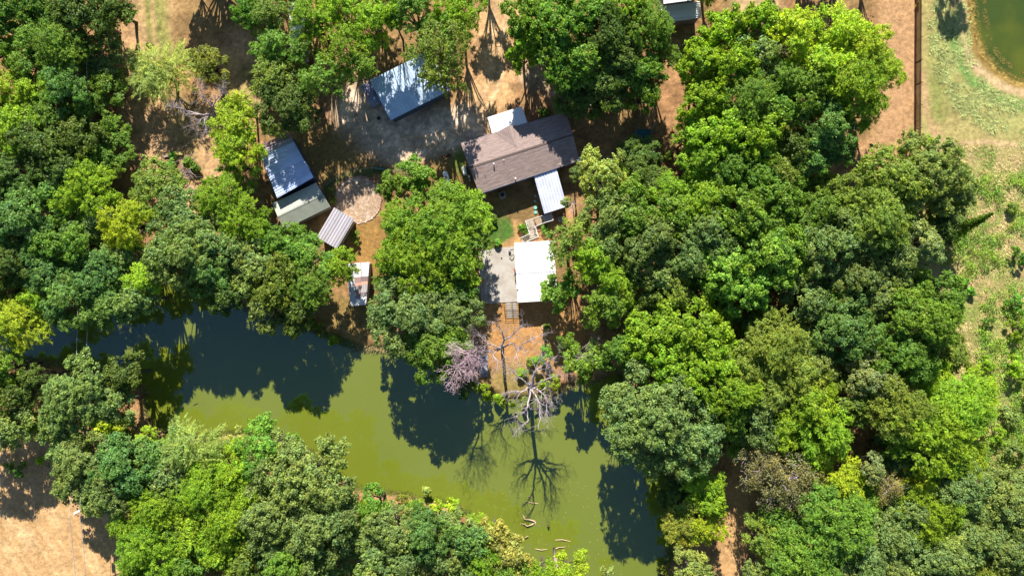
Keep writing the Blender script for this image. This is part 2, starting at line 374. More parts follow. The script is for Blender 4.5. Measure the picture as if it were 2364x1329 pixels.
def water(name, poly, m, grow=1.0):
    P = [W(u, v, 0) for u, v in poly]; c = sum(P, Vector()) / len(P)
    xs_ = [p.x for p in P]; ys_ = [p.y for p in P]
    o = MB().quad(Vector((max(min(xs_) - 4, -94.5), max(min(ys_) - 4, -61.5), WZ)), Vector((min(max(xs_) + 4, 94.5), max(min(ys_) - 4, -61.5), WZ)),
                  Vector((min(max(xs_) + 4, 94.5), min(max(ys_) + 4, 61.5), WZ)), Vector((max(min(xs_) - 4, -94.5), min(max(ys_) + 4, 61.5), WZ))).build(name, m)
    o['kind'] = 'structure'; return o
water('lake_water', LAKE, M['lake']); water('pond_water', POND, M['pond'])

# ---------------------------------------------------------------- roofs and buildings
rnd = random.Random(5)
def corr_panel(name, a, b, c, d, ribs, m, parent, rib_h=0.06, th=0.02, gap=0.004, colr=None):
    """sheet with corners a,b (upper edge) c,d (lower edge, c under b); ribs run a->d"""
    a, b, c, d = map(Vector, (a, b, c, d)); n = (b - a).cross(d - a).normalized()
    if n.z < 0: n = -n
    prof = [(gap, 0)]
    for i in range(ribs):
        s = 1.0 / ribs; t = i * s
        prof += [(t + 0.26 * s, 0), (t + 0.42 * s, rib_h), (t + 0.58 * s, rib_h), (t + 0.74 * s, 0)]
    prof.append((1 - gap, 0)); k = len(prof); v = []
    for off in (0, -th):
        for t, h in prof: v.append(a.lerp(b, t) + n * (h + off))
        for t, h in prof: v.append(d.lerp(c, t) + n * (h + off))
    f = []
    for i in range(k - 1):
        f.append((i, k + i, k + i + 1, i + 1)); f.append((2*k + i, 2*k + i + 1, 3*k + i + 1, 3*k + i))
        f.append((i, i + 1, 2*k + i + 1, 2*k + i)); f.append((k + i, 3*k + i, 3*k + i + 1, k + i + 1))
    f.append((0, 2*k, 3*k, k)); f.append((k - 1, 2*k - 1, 4*k - 1, 3*k - 1))
    o = mesh_obj(name, v, f, m, parent)
    q = colr if colr else (lambda r: (r, r, r))(rnd.uniform(0.86, 1.06))
    o.color = (*q, 1)
    return o

def metal_roof(parent, a, b, c, d, n, ribs, m, name='roof_panel', tone=None):
    for i in range(n):
        t0, t1 = i / n, (i + 1) / n
        corr_panel(name, a.lerp(b, t0), a.lerp(b, t1), d.lerp(c, t1), d.lerp(c, t0), ribs, m, parent, colr=tone(i) if tone else None)

def walls(parent, corners, m, inset=0.25, drop=0.06, openings=()):
    """four wall slabs under roof corners (world, with eave heights)"""
    cen = sum(corners, Vector()) / 4; P = []
    for p in corners:
        d = (cen - p); d.z = 0; P.append(p + d.normalized() * inset * 1.4)
    for i in range(4):
        p, q = P[i], P[(i + 1) % 4]; dr = (q - p); dr.z = 0; nn = Vector((-dr.y, dr.x, 0)).normalized()
        mid = (p + q) / 2 - cen
        if nn.dot(Vector((mid.x, mid.y, 0))) > 0: nn = -nn
        e = dr.normalized() * 0.0; t = nn * 0.12
        p2 = p + (t * 0 if i % 2 == 0 else dr.normalized() * 0.125); q2 = q - (t * 0 if i % 2 == 0 else dr.normalized() * 0.125)
        v = [Vector((p2.x, p2.y, -0.2)), Vector((q2.x, q2.y, -0.2)), Vector((q2.x, q2.y, q.z - drop)), Vector((p2.x, p2.y, p.z - drop))]
        v += [x + t for x in v]
        mesh_obj('wall', v, [(0, 1, 2, 3), (7, 6, 5, 4), (0, 4, 5, 1), (1, 5, 6, 2), (2, 6, 7, 3), (3, 7, 4, 0)], m, parent)

def slab_part(name, corners, th, m, parent):
    v = [Vector(p) for p in corners] + [Vector(p) - Vector((0, 0, th)) for p in corners]
    return mesh_obj(name, v, [(0, 1, 2, 3), (7, 6, 5, 4), (0, 4, 5, 1), (1, 5, 6, 2), (2, 6, 7, 3), (3, 7, 4, 0)], m, parent)

def window(parent, p, q, t, zc, w=1.0, h=0.9, out=None, m=None):
    """window on wall line p->q at fraction t"""
    d = (q - p); d.z = 0; d.normalize(); c = p.lerp(q, t); nn = out
    c = Vector((c.x, c.y, zc)) + nn * 0.03
    ang = math.atan2(d.y, d.x)
    fr = MB()
    for s in (-1, 1):
        fr.box(c + d * s * (w / 2) , (0.08, 0.09, h + 0.08), ang); fr.box(c + Vector((0, 0, s * h / 2)), (w - 0.081, 0.09, 0.08), ang)
    f = fr.build('window', M['whitetrim'], parent)
    MB().box(c - nn * 0.01, (w - 0.08, 0.04, h - 0.08), ang).build('pane', M['glass'], f)

# --- barn (large blue-grey metal roof, top centre)
t = thing('barn', 'barn with a wide blue-grey ribbed metal roof between the gravel drive and the top trees', 'barn')
a, b = W(853, 186, 3.1), W(991, 117, 3.1); d, c = W(902, 278, 2.7), W(1040, 208, 2.7)
metal_roof(t, a, b, c, d, 12, 2, M['galv'], tone=lambda i: (lambda g: (0.86 * g, 0.98 * g, 1.06 * g))(rnd.uniform(.82, 1.12)))
walls(t, [a, b, c, d], M['darkwall'])
lt = thing('lean_to', 'narrow rusty mauve lean-to roof against the left side of the big barn', 'shed')
a, b = W(832, 199.5, 2.35), W(855, 188, 2.35); d, c = W(858, 247.5, 2.1), W(881, 236, 2.1)
metal_roof(lt, a, b, c, d, 2, 2, M['galv_rust'], tone=lambda i: (0.62, 0.58, 0.74)); walls(lt, [a, b, c, d], M['greywall'], 0.15)

# --- long shed left
t = thing('shed', 'long shed with a blue ribbed metal roof and rusty upper corner, left of the yard', 'shed')
a, d = W(592, 337, 3.3), W(667, 307, 3.3); b, c = W(640, 457, 3.6), W(724, 409.5, 3.6)
metal_roof(t, a, b, c, d, 10, 2, M['galv'], tone=lambda i: (0.50, 0.30, 0.27) if i == 0 else ((0.62, 0.52, 0.52) if i == 1 else (lambda g: (0.92 * g, 0.98 * g, 1.15 * g))(rnd.uniform(.82, 1.12))))
walls(t, [a, b, c, d], M['darkwall'])
# --- sage shed below it
t = thing('shed', 'low shed with a pale sage green gabled roof below the long blue roof', 'shed')
a, b, c, d = W(628.6, 470, 2.3), W(730, 421.4, 2.3), W(763, 477.2, 2.3), W(656, 530, 2.3)
r1 = (a + d) / 2 + Vector((0, 0, 0.28)); r2 = (b + c) / 2 + Vector((0, 0, 0.28))
for i in range(7):
    t0, t1 = i / 7, (i + 1) / 7
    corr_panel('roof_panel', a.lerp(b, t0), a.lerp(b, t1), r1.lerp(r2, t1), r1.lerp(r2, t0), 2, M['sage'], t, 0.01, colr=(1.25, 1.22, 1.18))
k = 8
for i in range(k):
    t0, t1 = i / k, (i + 1) / k
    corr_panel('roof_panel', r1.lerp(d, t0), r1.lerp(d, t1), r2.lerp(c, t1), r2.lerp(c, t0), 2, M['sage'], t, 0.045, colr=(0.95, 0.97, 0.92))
MB().bar(r1 + Vector((0, 0, .05)), r2 + Vector((0, 0, .05)), 0.25, 0.04).build('ridge_cap', M['sage'], t)
walls(t, [a, b, c, d], M['greywall'])
for e, f_, r_ in ((a, d, r1), (b, c, r2)):
    cc = (a + b + c + d) / 4; s = (cc - r_); s.z = 0; s = s.normalized() * 0.3
    mesh_obj('gable', [e + s - Vector((0, 0, .07)), f_ + s - Vector((0, 0, .07)), r_ + s - Vector((0, 0, .05)), e + s * 1.4 - Vector((0, 0, .07)), f_ + s * 1.4 - Vector((0, 0, .07)), r_ + s * 1.4 - Vector((0, 0, .05))],
             [(0, 1, 2), (5, 4, 3), (0, 3, 4, 1), (1, 4, 5, 2), (2, 5, 3, 0)], M['greywall'], t)
# --- mauve shed
t = thing('shed', 'small open shed with a mauve grey ribbed roof beside the round gravel ring', 'shed')
a, b, c, d = W(771.5, 478.6, 2.7), W(818, 506.5, 2.7), W(777.5, 574.5, 2.5), W(731, 547, 2.5)
metal_roof(t, a, b, c, d, 4, 2, M['lav']); walls(t, [a, b, c, d], M['tanwall'], 0.3)
# --- patched shed
t = thing('shed', 'narrow white metal shed roof patched with rusty brown sheets beside the big elm', 'shed')
z0 = 2.6
TL, TR, BR, BL = W(798, 609, z0), W(853, 604.5, z0), W(845, 703, z0 - .2), W(809.4, 706.5, z0 - .2)
def bil(s, q): return TL.lerp(TR, s).lerp(BL.lerp(BR, s), q)
def pan(s0, s1, q0, q1, colr, lift=0.0):
    L_ = Vector((0, 0, lift))
    corr_panel('roof_panel', bil(s0, q0) + L_, bil(s1, q0) + L_, bil(s1, q1) + L_, bil(s0, q1) + L_, 4, M['whitemetal'], t, colr=colr)
pan(0, .33, 0, 1, (.7, .7, .76)); pan(.33, .66, 0, .33, (.9, .9, .95)); pan(.66, 1, 0, .33, (.88, .86, .9)); 
pan(.33, .66, .33, .47, (.42, .28, .26), .01); pan(.66, 1, .33, .45, (.30, .22, .22), .01)
pan(.33, .66, .47, .54, (.75, .40, .32), .02); pan(.66, 1, .45, .52, (.8, .45, .33), .02); pan(.33, .66, .54, .70, (.30, .27, .27), .01); pan(.66, 1, .52, .7, (.5, .45, .45), .01)
pan(.33, .66, .70, .74, (.8, .38, .28), .02); pan(.66, 1, .70, .8, (.4, .35, .35), .02); pan(.33, .66, .74, .84, (.36, .33, .34), .01); pan(.33, .66, .84, 1, (.92, .92, .95)); pan(.66, 1, .8, 1, (.9, .9, .92))
walls(t, [TL, TR, BR, BL], M['greywall'], 0.2)
MB().bar(W(831, 596, 2.75), W(835, 638, 2.75), 0.06).build('pipe', M['terracotta'], t)

# --- house
def shingle_mat():
    m = bpy.data.materials.new('brown_shingles'); m.use_nodes = True; tt = m.node_tree; N = tt.nodes; L = tt.links
    p = N["Principled BSDF"]; p.inputs['Roughness'].default_value = 0.9; p.inputs['Specular IOR Level'].default_value = 0.15
    uv = N.new("ShaderNodeUVMap"); uv.uv_map = 'UVMap'
    br = N.new("ShaderNodeTexBrick"); br.inputs['Scale'].default_value = 1.0; br.inputs['Brick Width'].default_value = 0.55; br.inputs['Row Height'].default_value = 0.17
    br.inputs['Mortar Size'].default_value = 0.008; br.inputs['Color1'].default_value = (0.31, 0.235, 0.215, 1); br.inputs['Color2'].default_value = (0.245, 0.185, 0.17, 1)
    br.inputs['Mortar'].default_value = (0.12, 0.09, 0.08, 1); br.inputs['Bias'].default_value = -0.1
    L.new(uv.outputs[0], br.inputs['Vector'])
    mp = N.new("ShaderNodeMapping"); mp.inputs['Scale'].default_value = (0.7, 3.5, 1); L.new(uv.outputs[0], mp.inputs[0])
    nz = N.new("ShaderNodeTexNoise"); nz.inputs['Scale'].default_value = 1.0; nz.inputs['Detail'].default_value = 6; L.new(mp.outputs[0], nz.inputs['Vector'])
    mr = N.new("ShaderNodeMapRange"); mr.inputs[1].default_value = 0.3; mr.inputs[2].default_value = 0.7; mr.inputs[3].default_value = 0.8; mr.inputs[4].default_value = 1.25; L.new(nz.outputs['Fac'], mr.inputs[0])
    sc = N.new("ShaderNodeVectorMath"); sc.operation = 'SCALE'; L.new(br.outputs['Color'], sc.inputs[0]); L.new(mr.outputs[0], sc.inputs['Scale']); L.new(sc.outputs[0], p.inputs['Base Color'])
    return m
M['shingle'] = shingle_mat()
def shingle_slope(parent, e0, e1, r1, r0, n=30, name='shingle_slope'):
    """stepped courses from the eave e0-e1 up to the ridge r0-r1"""
    nn = (e1 - e0).cross(r0 - e0).normalized()
    if nn.z < 0: nn = -nn
    v = []; f = []; uvs = []; L1 = (e1 - e0).length; L2 = (r0 - e0).length
    for i in range(n):
        t0, t1 = i / n, (i + 1) / n; b = len(v)
        p0, p1 = e0.lerp(r0, t0), e1.lerp(r1, t0); q0, q1 = e0.lerp(r0, t1), e1.lerp(r1, t1)
        v += [p0 + nn * 0.022, p1 + nn * 0.022, q1 + nn * 0.004, q0 + nn * 0.004, p0 - nn * 0.02, p1 - nn * 0.02]
        f += [(b, b+1, b+2, b+3), (b+4, b+5, b+1, b)]
        uvs += [(0, t0 * L2), (L1, t0 * L2), (L1, t1 * L2), (0, t1 * L2), (0, t0 * L2), (L1, t0 * L2), (L1, t0 * L2), (0, t0 * L2)]
    o = mesh_obj(name, v, f, M['shingle'], parent); o['kind'] = 'stuff'
    ul = o.data.uv_layers.new(name='UVMap'); ul.data.foreach_set('uv', np.array(uvs, dtype=np.float32).ravel())
    return o
house = thing('house', 'long brown shingled house with gabled roof in the middle of the clearing', 'house')
ZE, ZR = 2.8, 3.75
NW, NE, SE, SW = W(1063, 331, ZE), W(1305.5, 258, ZE), W(1337.5, 370, ZE), W(1106.5, 447.5, ZE)
RW = (NW + SW) / 2; RW.z = ZR; RE = (NE + SE) / 2; RE.z = ZR
shingle_slope(house, NW, NE, RE, RW); shingle_slope(house, SE, SW, RW, RE)
MB().bar(RW, RE, 0.28, 0.05).build('ridge_cap', M['shingle'], house)
# cross gable
def on_north(u, v):   # point on the north slope seen at pixel u,v
    nn = (NE - NW).cross(RW - NW); z = ZE
    for _ in range(20):
        p = W(u, v, z); z = ZE - (nn.x * (p.x - NW.x) + nn.y * (p.y - NW.y)) / nn.z
    return W(u, v, z)
Q = on_north(1193, 344); GL = on_north(1143, 307.5); GR = on_north(1203, 290)
P_ = W(1175, 290, Q.z - 0.05); up = Vector((0, 0, 0.035))
for tri, ax in (((GL, P_, Q), 0), ((P_, GR, Q), 1)):
    v = [x + up for x in tri] + [x - Vector((0, 0, .05)) for x in tri]
    o = mesh_obj('shingle_slope', v, [(0, 1, 2), (5, 4, 3), (0, 3, 4, 1), (1, 4, 5, 2), (2, 5, 3, 0)], M['shingle'], house); o['kind'] = 'stuff'
    dv = (Q - P_).normalized(); ul = o.data.uv_layers.new(name='UVMap')
    for lp, uvd in zip(o.data.loops, ul.data):
        co = o.data.vertices[lp.vertex_index].co - P_; a_ = co.dot(dv); uvd.uv = (a_, (co - dv * a_).length)
mesh_obj('gable', [GL - up * 2, GR - up * 2, P_ - up * 2, GL - up * 2 + Vector((.03, -.12, 0)), GR - up * 2 + Vector((.03, -.12, 0)), P_ - up * 2 + Vector((.03, -.12, 0))],
         [(0, 1, 2), (5, 4, 3), (0, 3, 4, 1), (1, 4, 5, 2), (2, 5, 3, 0)], M['darkwall'], house)
walls(house, [NW, NE, SE, SW], M['darkwall'], 0.3, 0.05)
for e, f_, r_ in ((NW, SW, RW), (NE, SE, RE)):
    cc = (NW + NE + SE + SW) / 4; s = (cc - r_); s.z = 0; s = s.normalized() * 0.42
    dd = Vector((0, 0, .06)); s2 = s * 1.3
    mesh_obj('gable', [e + s - dd, f_ + s - dd, r_ + s - dd, e + s2 - dd, f_ + s2 - dd, r_ + s2 - dd], [(0, 1, 2), (5, 4, 3), (0, 3, 4, 1), (1, 4, 5, 2), (2, 5, 3, 0)], M['darkwall'], house)
outS = (SW - NW); outS.z = 0; outS.normalize()
cenh = (NW + NE + SE + SW) / 4
wS0, wS1 = SW + (cenh - SW).normalized() * 0.42, SE + (cenh - SE).normalized() * 0.42
for tt_ in (0.12, 0.43, 0.93): window(house, wS0, wS1, tt_, 1.7, 1.1, 1.0, outS)
for q in range(2): 
    pass
MB().bar(SW + outS * .03 - Vector((0, 0, .03)), SE + outS * .03 - Vector((0, 0, .03)), 0.1, 0.1).build('gutter', M['darkwall'], house)
MB().bar(NW - outS * .03 - Vector((0, 0, .03)), NE - outS * .03 - Vector((0, 0, .03)), 0.08, 0.1).build('gutter', M['darkwall'], house)
outW = (NW - NE); outW.z = 0; outW.normalize()
skirt = MB(); skirt.bar(Vector((wS0.x, wS0.y, 0.25)) + outS * .06, Vector((wS1.x, wS1.y, 0.25)) + outS * .06, 0.03, 0.04); skirt.build('skirting_trim', M['wood'], house)
# roof vents
def roofz(p):  # height of main roof under a world xy
    dN = outS; s = (Vector((p.x, p.y, 0)) - Vector((RW.x, RW.y, 0))).dot(outS); hw = ((SW - NW).length) / 2
    return ZR - (ZR - ZE) * abs(s) / hw
def on_roof(u, v):
    z = 3.6
    for _ in range(15): p = W(u, v, z); z = roofz(p)
    return W(u, v, z)
for (u, v, r, h, mm) in ((1140, 379, .11, .35, 'white'), (1163, 370, .05, .25, 'whitetrim'), (1190, 412.5, .12, .3, 'white'), (1119.5, 401, .05, .2, 'greywall'), (1293, 380, .06, .2, 'whitetrim'), (1321, 356, .05, .2, 'greywall')):
    p = on_roof(u, v); o = MB(); o.cyl((p.x, p.y, p.z - 0.1), r * 0.7, h + .1, 10); o.cyl((p.x, p.y, p.z + h), r, 0.12, 12); o.build('roof_vent', M[mm], house)
# satellite dish
t = thing('satellite_dish', 'pale round satellite dish on the right end of the brown house', 'dish')
p = W(1338, 369, 3.0); o = MB(); rings = []
for i in range(5):
    r = 0.45 * i / 4; zz = 0.12 * (i / 4) ** 2
    for j in range(16):
        q = Vector((r * math.cos(j * math.pi / 8), r * math.sin(j * math.pi / 8), zz)); q.rotate(Matrix.Rotation(math.radians(35), 3, Vector((0, 1, 0)))); o.v.append(tuple(p + q))
for i in range(4):
    for j in range(16): o.f.append((i*16 + j, i*16 + (j+1) % 16, (i+1)*16 + (j+1) % 16, (i+1)*16 + j))
o.build('dish', M['white'], t, True); MB().tube([p - Vector((0, 0, .02)), p + Vector((-.35, 0, -.35)), p + Vector((-.4, 0, -.9))], [.03] * 3).build('bracket', M['greywall'], t)
MB().bar(p + Vector((.05, 0, 0)), p + Vector((.45, 0.05, .3)), .04).build('feed_arm', M['greywall'], t)

# white porch on the north
t = thing('porch', 'white flat porch roof joined to the upper side of the brown house', 'porch')
a, b, c, d = W(1125, 271.3, 2.6), W(1204, 245.6, 2.6), W(1218, 283, 2.62), W(1137, 310, 2.62)
metal_roof(t, a, b, c, d, 6, 2, M['whitemetal'])
for q, s in ((a, 1), (b, 1), (a.lerp(b, .5), 1)):
    e = (a + b + c + d) / 4 - q; e.z = 0; e = e.normalized() * .3
    MB().bar(Vector((q.x + e.x, q.y + e.y, -.1)), Vector((q.x + e.x, q.y + e.y, 2.55)), .12).build('post', M['whitetrim'], t)
# covered porch south
t = thing('porch', 'pale ribbed porch roof reaching down from the lower side of the brown house', 'porch')
a, b, c, d = W(1232, 404, 2.55), W(1284.5, 388, 2.55), W(1308.8, 476.7, 2.35), W(1256.6, 493.6, 2.35)
metal_roof(t, a, b, c, d, 4, 2, M['galv'], tone=lambda i: (1.05, 1.0, 1.05))
dk = [W(1236, 412, .75), W(1281, 397, .75), W(1303, 474, .75), W(1258, 489, .75)]
slab_part('deck_floor', dk, .15, M['wood'], t)
for i, j in ((0, .05), (0, .5), (0, .97), (1, .5), (1, .97)):
    q = (dk[0].lerp(dk[3], j) if i == 0 else dk[1].lerp(dk[2], j)); MB().bar(Vector((q.x, q.y, -.1)), Vector((q.x, q.y, 2.3)), .12).build('post', M['whitetrim'], t)
for i in (0, 1):
    p, q = (dk[0], dk[3]) if i == 0 else (dk[1], dk[2]); MB().bar(p + Vector((0, 0, .95)), q + Vector((0, 0, .95)), .1, .06).build('rail', M['whitetrim'], t)
# white metal building
t = thing('pavilion', 'bright white gabled metal building on the right side of the concrete patio', 'building')
A, B, Cc, D = W(1187, 560.3, 2.65), W(1277, 555.2, 2.65), W(1287.5, 692.5, 2.65), W(1195.2, 698, 2.65)
r1 = (A + D) / 2 + Vector((0, 0, .3)); r2 = (B + Cc) / 2 + Vector((0, 0, .3))
metal_roof(t, A, B, r2, r1, 7, 2, M['whitemetal']); metal_roof(t, r1, r2, Cc, D, 7, 2, M['whitemetal'])
MB().bar(r1 + Vector((0, 0, .035)), r2 + Vector((0, 0, .035)), .3, .03).build('ridge_cap', M['whitemetal'], t)
rc = MB()
for i in range(27):
    q = r1.lerp(r2, (i + .5) / 27); rc.box(q + Vector((0, -.17, .02)), (.12, .05, .06))
rc.build('ridge_closure', M['greywall'], t)['kind'] = 'stuff'
walls(t, [A, B, Cc, D], M['whitetrim'], .25, .08)
MB().cyl(W(1194.6, 665.5, 2.62), .16, .35, 12).build('roof_vent', M['galv'], t)

# top barns
t = thing('barn', 'pale metal roof half in shade at the top edge, lower of two roofs', 'barn')
a, b, c, d = W(1524, 13, 3.2), W(1615, 3, 3.2), W(1619.5, 41.5, 2.6), W(1530, 54, 2.6)
metal_roof(t, a, d, c, b, 5, 2, M['whitemetal']); walls(t, [a, b, c, d], M['greywall'])
t = thing('barn', 'taller white metal roof cut by the top edge, upper of two roofs', 'barn')
a, b, c, d = W(1530, -85, 5.0), W(1610, -95, 5.0), W(1612, -1, 4.7), W(1532, 9.5, 4.7)
metal_roof(t, a, b, c, d, 6, 2, M['whitemetal']); walls(t, [a, b, c, d], M['greywall'])
# pale building glimpsed through the trees
t = thing('mobile_home', 'long pale roof glimpsed through the trees at the top left of the big barn', 'mobile home')
a, b, c, d = W(664, -30, 3.0), W(700, -33, 3.0), W(702, 134, 3.0), W(672, 136, 3.0)
metal_roof(t, a, b, c, d, 3, 2, M['whitemetal'], tone=lambda i: (1, 1, 1)); walls(t, [a, b, c, d], M['whitetrim'])

# ---------------------------------------------------------------- patio, steps, rails
ps = slab_part('patio', [W(1104, 577, .09), W(1192, 568, .09), W(1198, 696, .09), W(1111, 701, .09)][::-1], .3, M['concrete'], None)
ps['kind'] = 'structure'
t = thing('garden_stairs', 'steps with black metal rails leading down from the patio towards the lake', 'stairs')
for i in range(7):
    MB().box(W(1174 + i * .4, 701 + i * 5, .10 - i * .02), (.75, .26, .12)).build('step', M['concrete'], t)
    MB().box(W(1187 + i * .4, 701 + i * 5, .10 - i * .02), (.75, .26, .12)).build('step', M['concrete'], t)
for (u0, u1) in ((1163, 1167), (1183, 1184.5), (1198, 1200)):
    MB().bar(W(u0, 698, .9), W(u1, 735, .5), .06).build('rail', M['black'], t)
for k_ in range(7):
    f_ = k_ / 6
    MB().bar(W(1163 + 4 * f_, 699 + 36 * f_, .88 - .4 * f_), W(1198 + 2 * f_, 699 + 36 * f_, .88 - .4 * f_), .035).build('crossbar', M['black'], t)
for (u, v) in ((1163, 698), (1167, 735), (1198, 698), (1200, 735)):
    MB().bar(W(u, v, 0), W(u, v, .88 if v < 700 else .5), .05).build('post', M['black'], t)

t = thing('deck_stairs', 'wooden stairs and landings with white rails between the porch and the white building', 'stairs')
def boards(px, z, n, alongu, m='wood', th=.05):
    a, b, c, d = [W(u, v, z) for u, v in px]
    for i in range(n):
        t0, t1 = (i + .04) / n, (i + .96) / n
        if alongu: o = slab_part('board', [a.lerp(b, t0), a.lerp(b, t1), d.lerp(c, t1), d.lerp(c, t0)], th, M[m], t)
        else: o = slab_part('board', [a.lerp(d, t0), b.lerp(c, t0), b.lerp(c, t1), a.lerp(d, t1)], th, M[m], t)
        g = rnd.uniform(.8, 1.15); o.color = (g, g, g, 1)
boards([(1252, 498), (1273, 492), (1277.5, 507), (1257, 513)], .75, 8, True, 'greywood')
for i in range(6):
    f_ = i / 6; o = slab_part('step', [W(1252 - i * 3.4, 500 + i * 1.3, .66 - .055 * i), W(1255 - i * 3.4, 499 + i * 1.3, .66 - .055 * i), W(1258 - i * 3.2, 513.5 + i * 1.2, .66 - .055 * i), W(1255 - i * 3.2, 514.5 + i * 1.2, .66 - .055 * i)][::-1], .05, M['wood'], t); o.color = (.9, .8, .7, 1)
boards([(1213.5, 511), (1230, 506), (1235, 522), (1219, 528)], .36, 9, True)
boards([(1220, 528), (1236, 523), (1242, 545), (1223, 551)], .30, 8, False)
for i in range(5):
    slab_part('step', [W(1219 - i * 3.8, 541 + i * 1.6, .26 - .05 * i), W(1222 - i * 3.8, 540 + i * 1.6, .26 - .05 * i), W(1225 - i * 3.8, 551 + i * 1.6, .26 - .05 * i), W(1222 - i * 3.8, 552 + i * 1.6, .26 - .05 * i)][::-1], .05, M['wood'], t)
for (p, q, z, z2) in (((1213, 510), (1251, 498), 1.2, 1.5), ((1233, 524), (1257, 514), 1.1, 1.6), ((1257, 514), (1277, 508), 1.6, 1.6), ((1277, 508), (1273, 493), 1.6, 1.6), ((1213, 510), (1223, 541), 1.2, 1.1), ((1236, 524), (1243, 546), 1.1, 1.1), ((1243, 546), (1216, 557), 1.1, .9), ((1221, 540), (1202, 549), 1.1, .8)):
    MB().bar(W(*p, z), W(*q, z2), .07, .05).build('rail', M['whitetrim'], t)
    for e, zz in ((p, z), (q, z2)): MB().bar(W(*e, -.1), W(*e, zz), .09).build('post', M['whitetrim'], t)

grp = 'mint green stepping discs beside the porch'
for (u, v, lb) in ((1236, 453, 'mint green disc in the shaded yard, topmost of the row beside the porch'), (1235, 464.5, 'small mint green disc, second from the top of the row beside the porch'), (1236, 479.4, 'round mint green disc, third from the top of the row beside the porch'), (1236.3, 490.2, 'large mint green disc, lowest of the row beside the porch')):
    r = .27 if v > 470 else .2
    o = MB().cyl(W(u, v, 0), r, .16, 20).build('stepping_disc', M['tealdisc']); tag(o, lb, 'stepping stone', grp)

# propane tank
def capsule(mb, p, q, r, n=14, k=4):
    p, q = Vector(p), Vector(q); d = (q - p).normalized(); pts = []; rd = []
    for i in range(k + 1):
        a_ = math.pi / 2 * i / k; pts.append(p - d * r * .6 * math.cos(a_)); rd.append(max(r * math.sin(a_), .01))
    for i in range(k + 1):
        a_ = math.pi / 2 * (k - i) / k; pts.append(q + d * r * .6 * math.cos(a_)); rd.append(max(r * math.sin(a_), .01))
    mb.tube(pts, rd, n); return mb
t = thing('propane_tank', 'white propane tank with a pink lid lying in the yard left of the house', 'propane tank')
p, q = W(1027.3, 399, .65), W(1034, 421, .65)
capsule(MB(), p, q, .40).build('tank', M['white'], t, True)
m_ = (p + q) / 2 + Vector((0, 0, .38)); MB().cyl(m_ - Vector((0, 0, .03)), .2, .16, 14, .17).build('lid', M['pink'], t)
for s in (.2, .8):
    e = p.lerp(q, s); MB().box((e.x, e.y, .12), (.8, .18, .35), math.radians(17)).build('saddle', M['concrete'], t)
t = thing('water_tank', 'white rounded utility unit against the left wall of the brown house', 'tank')
p = W(1073, 396, 0); MB().box(p + Vector((0, 0, .5)), (.62, 1.25, 1.0), math.radians(12)).build('cabinet', M['white'], t)
MB().box(p + Vector((0, 0, 1.02)), (.54, 1.15, .06), math.radians(12)).build('lid', M['whitetrim'], t)
for (u, v, s, lb) in ((1082.5, 408, .35, 'small white utility box below the white unit at the house wall'), (1084.5, 416, .22, 'tiny white meter box lowest along the left house wall')):
    t = thing('utility_box', lb, 'utility box'); MB().box(W(u, v, s / 2 + .2), (s, s * 1.2, s * 1.3), .3).build('box', M['white'], t); MB().bar(W(u, v, 0), W(u, v, .25), .06).build('leg', M['greywall'], t)
t = thing('air_conditioner', 'square dark air conditioner in the shaded yard under the lower house wall', 'air conditioner')
p = W(1160, 451, 0); MB().box(p + Vector((0, 0, .4)), (.8, .8, .75), .3).build('casing', M['greywall'], t); MB().cyl(p + Vector((0, 0, .78)), .32, .03, 20).build('fan_grille', M['black'], t)
MB().box(p + Vector((0, 0, .03)), (1.0, 1.05, .1), .3).build('pad', M['concrete'], t)
t = thing('bench', 'dark low wooden bench on the edge of the drive left of the house', 'bench')
p, q = W(1019, 363.5, .42), W(1040, 357, .42); nn = Vector((-(q - p).y, (q - p).x, 0)).normalized()
for i in (-1, 0, 1): MB().bar(p + nn * .15 * i, q + nn * .15 * i, .12, .04).build('slat', M['darkwood'], t)
for e in (p.lerp(q, .05), p.lerp(q, .95)): MB().bar(Vector((e.x, e.y, 0)) - nn * .18, Vector((e.x, e.y, .38)) - nn * .18, .07).build('leg', M['black'], t); MB().bar(Vector((e.x, e.y, 0)) + nn * .18, Vector((e.x, e.y, .38)) + nn * .18, .07).build('leg', M['black'], t)
# green drum
t = thing('water_trough', 'long dark green trough on the wire fence left of the small round tree', 'trough')
capsule(MB(), W(866, 388.3, .3), W(886, 391, .3), .26).build('trough', M['greenplastic'], t, True)
for e in (868, 884): MB().box(W(e, 389.6, .05), (.12, .5, .12)).build('foot', M['black'], t)
# wire fence
t = thing('wire_fence', 'curved wire fence above the round gravel ring', 'fence')
pts = [(936, 392.5), (912, 392.5), (889, 391.5), (863, 387.5), (838, 389), (812, 394), (790, 402), (770, 413), (752, 428)]
for (u, v) in pts: MB().bar(W(u, v, -.1), W(u, v, 1.25), .07).build('post', M['darkwood'], t)
for z in (.4, .8, 1.15):
    MB().tube([W(u, v, z) for u, v in pts], [.015] * len(pts), 5).build('wire', M['wire'], t)

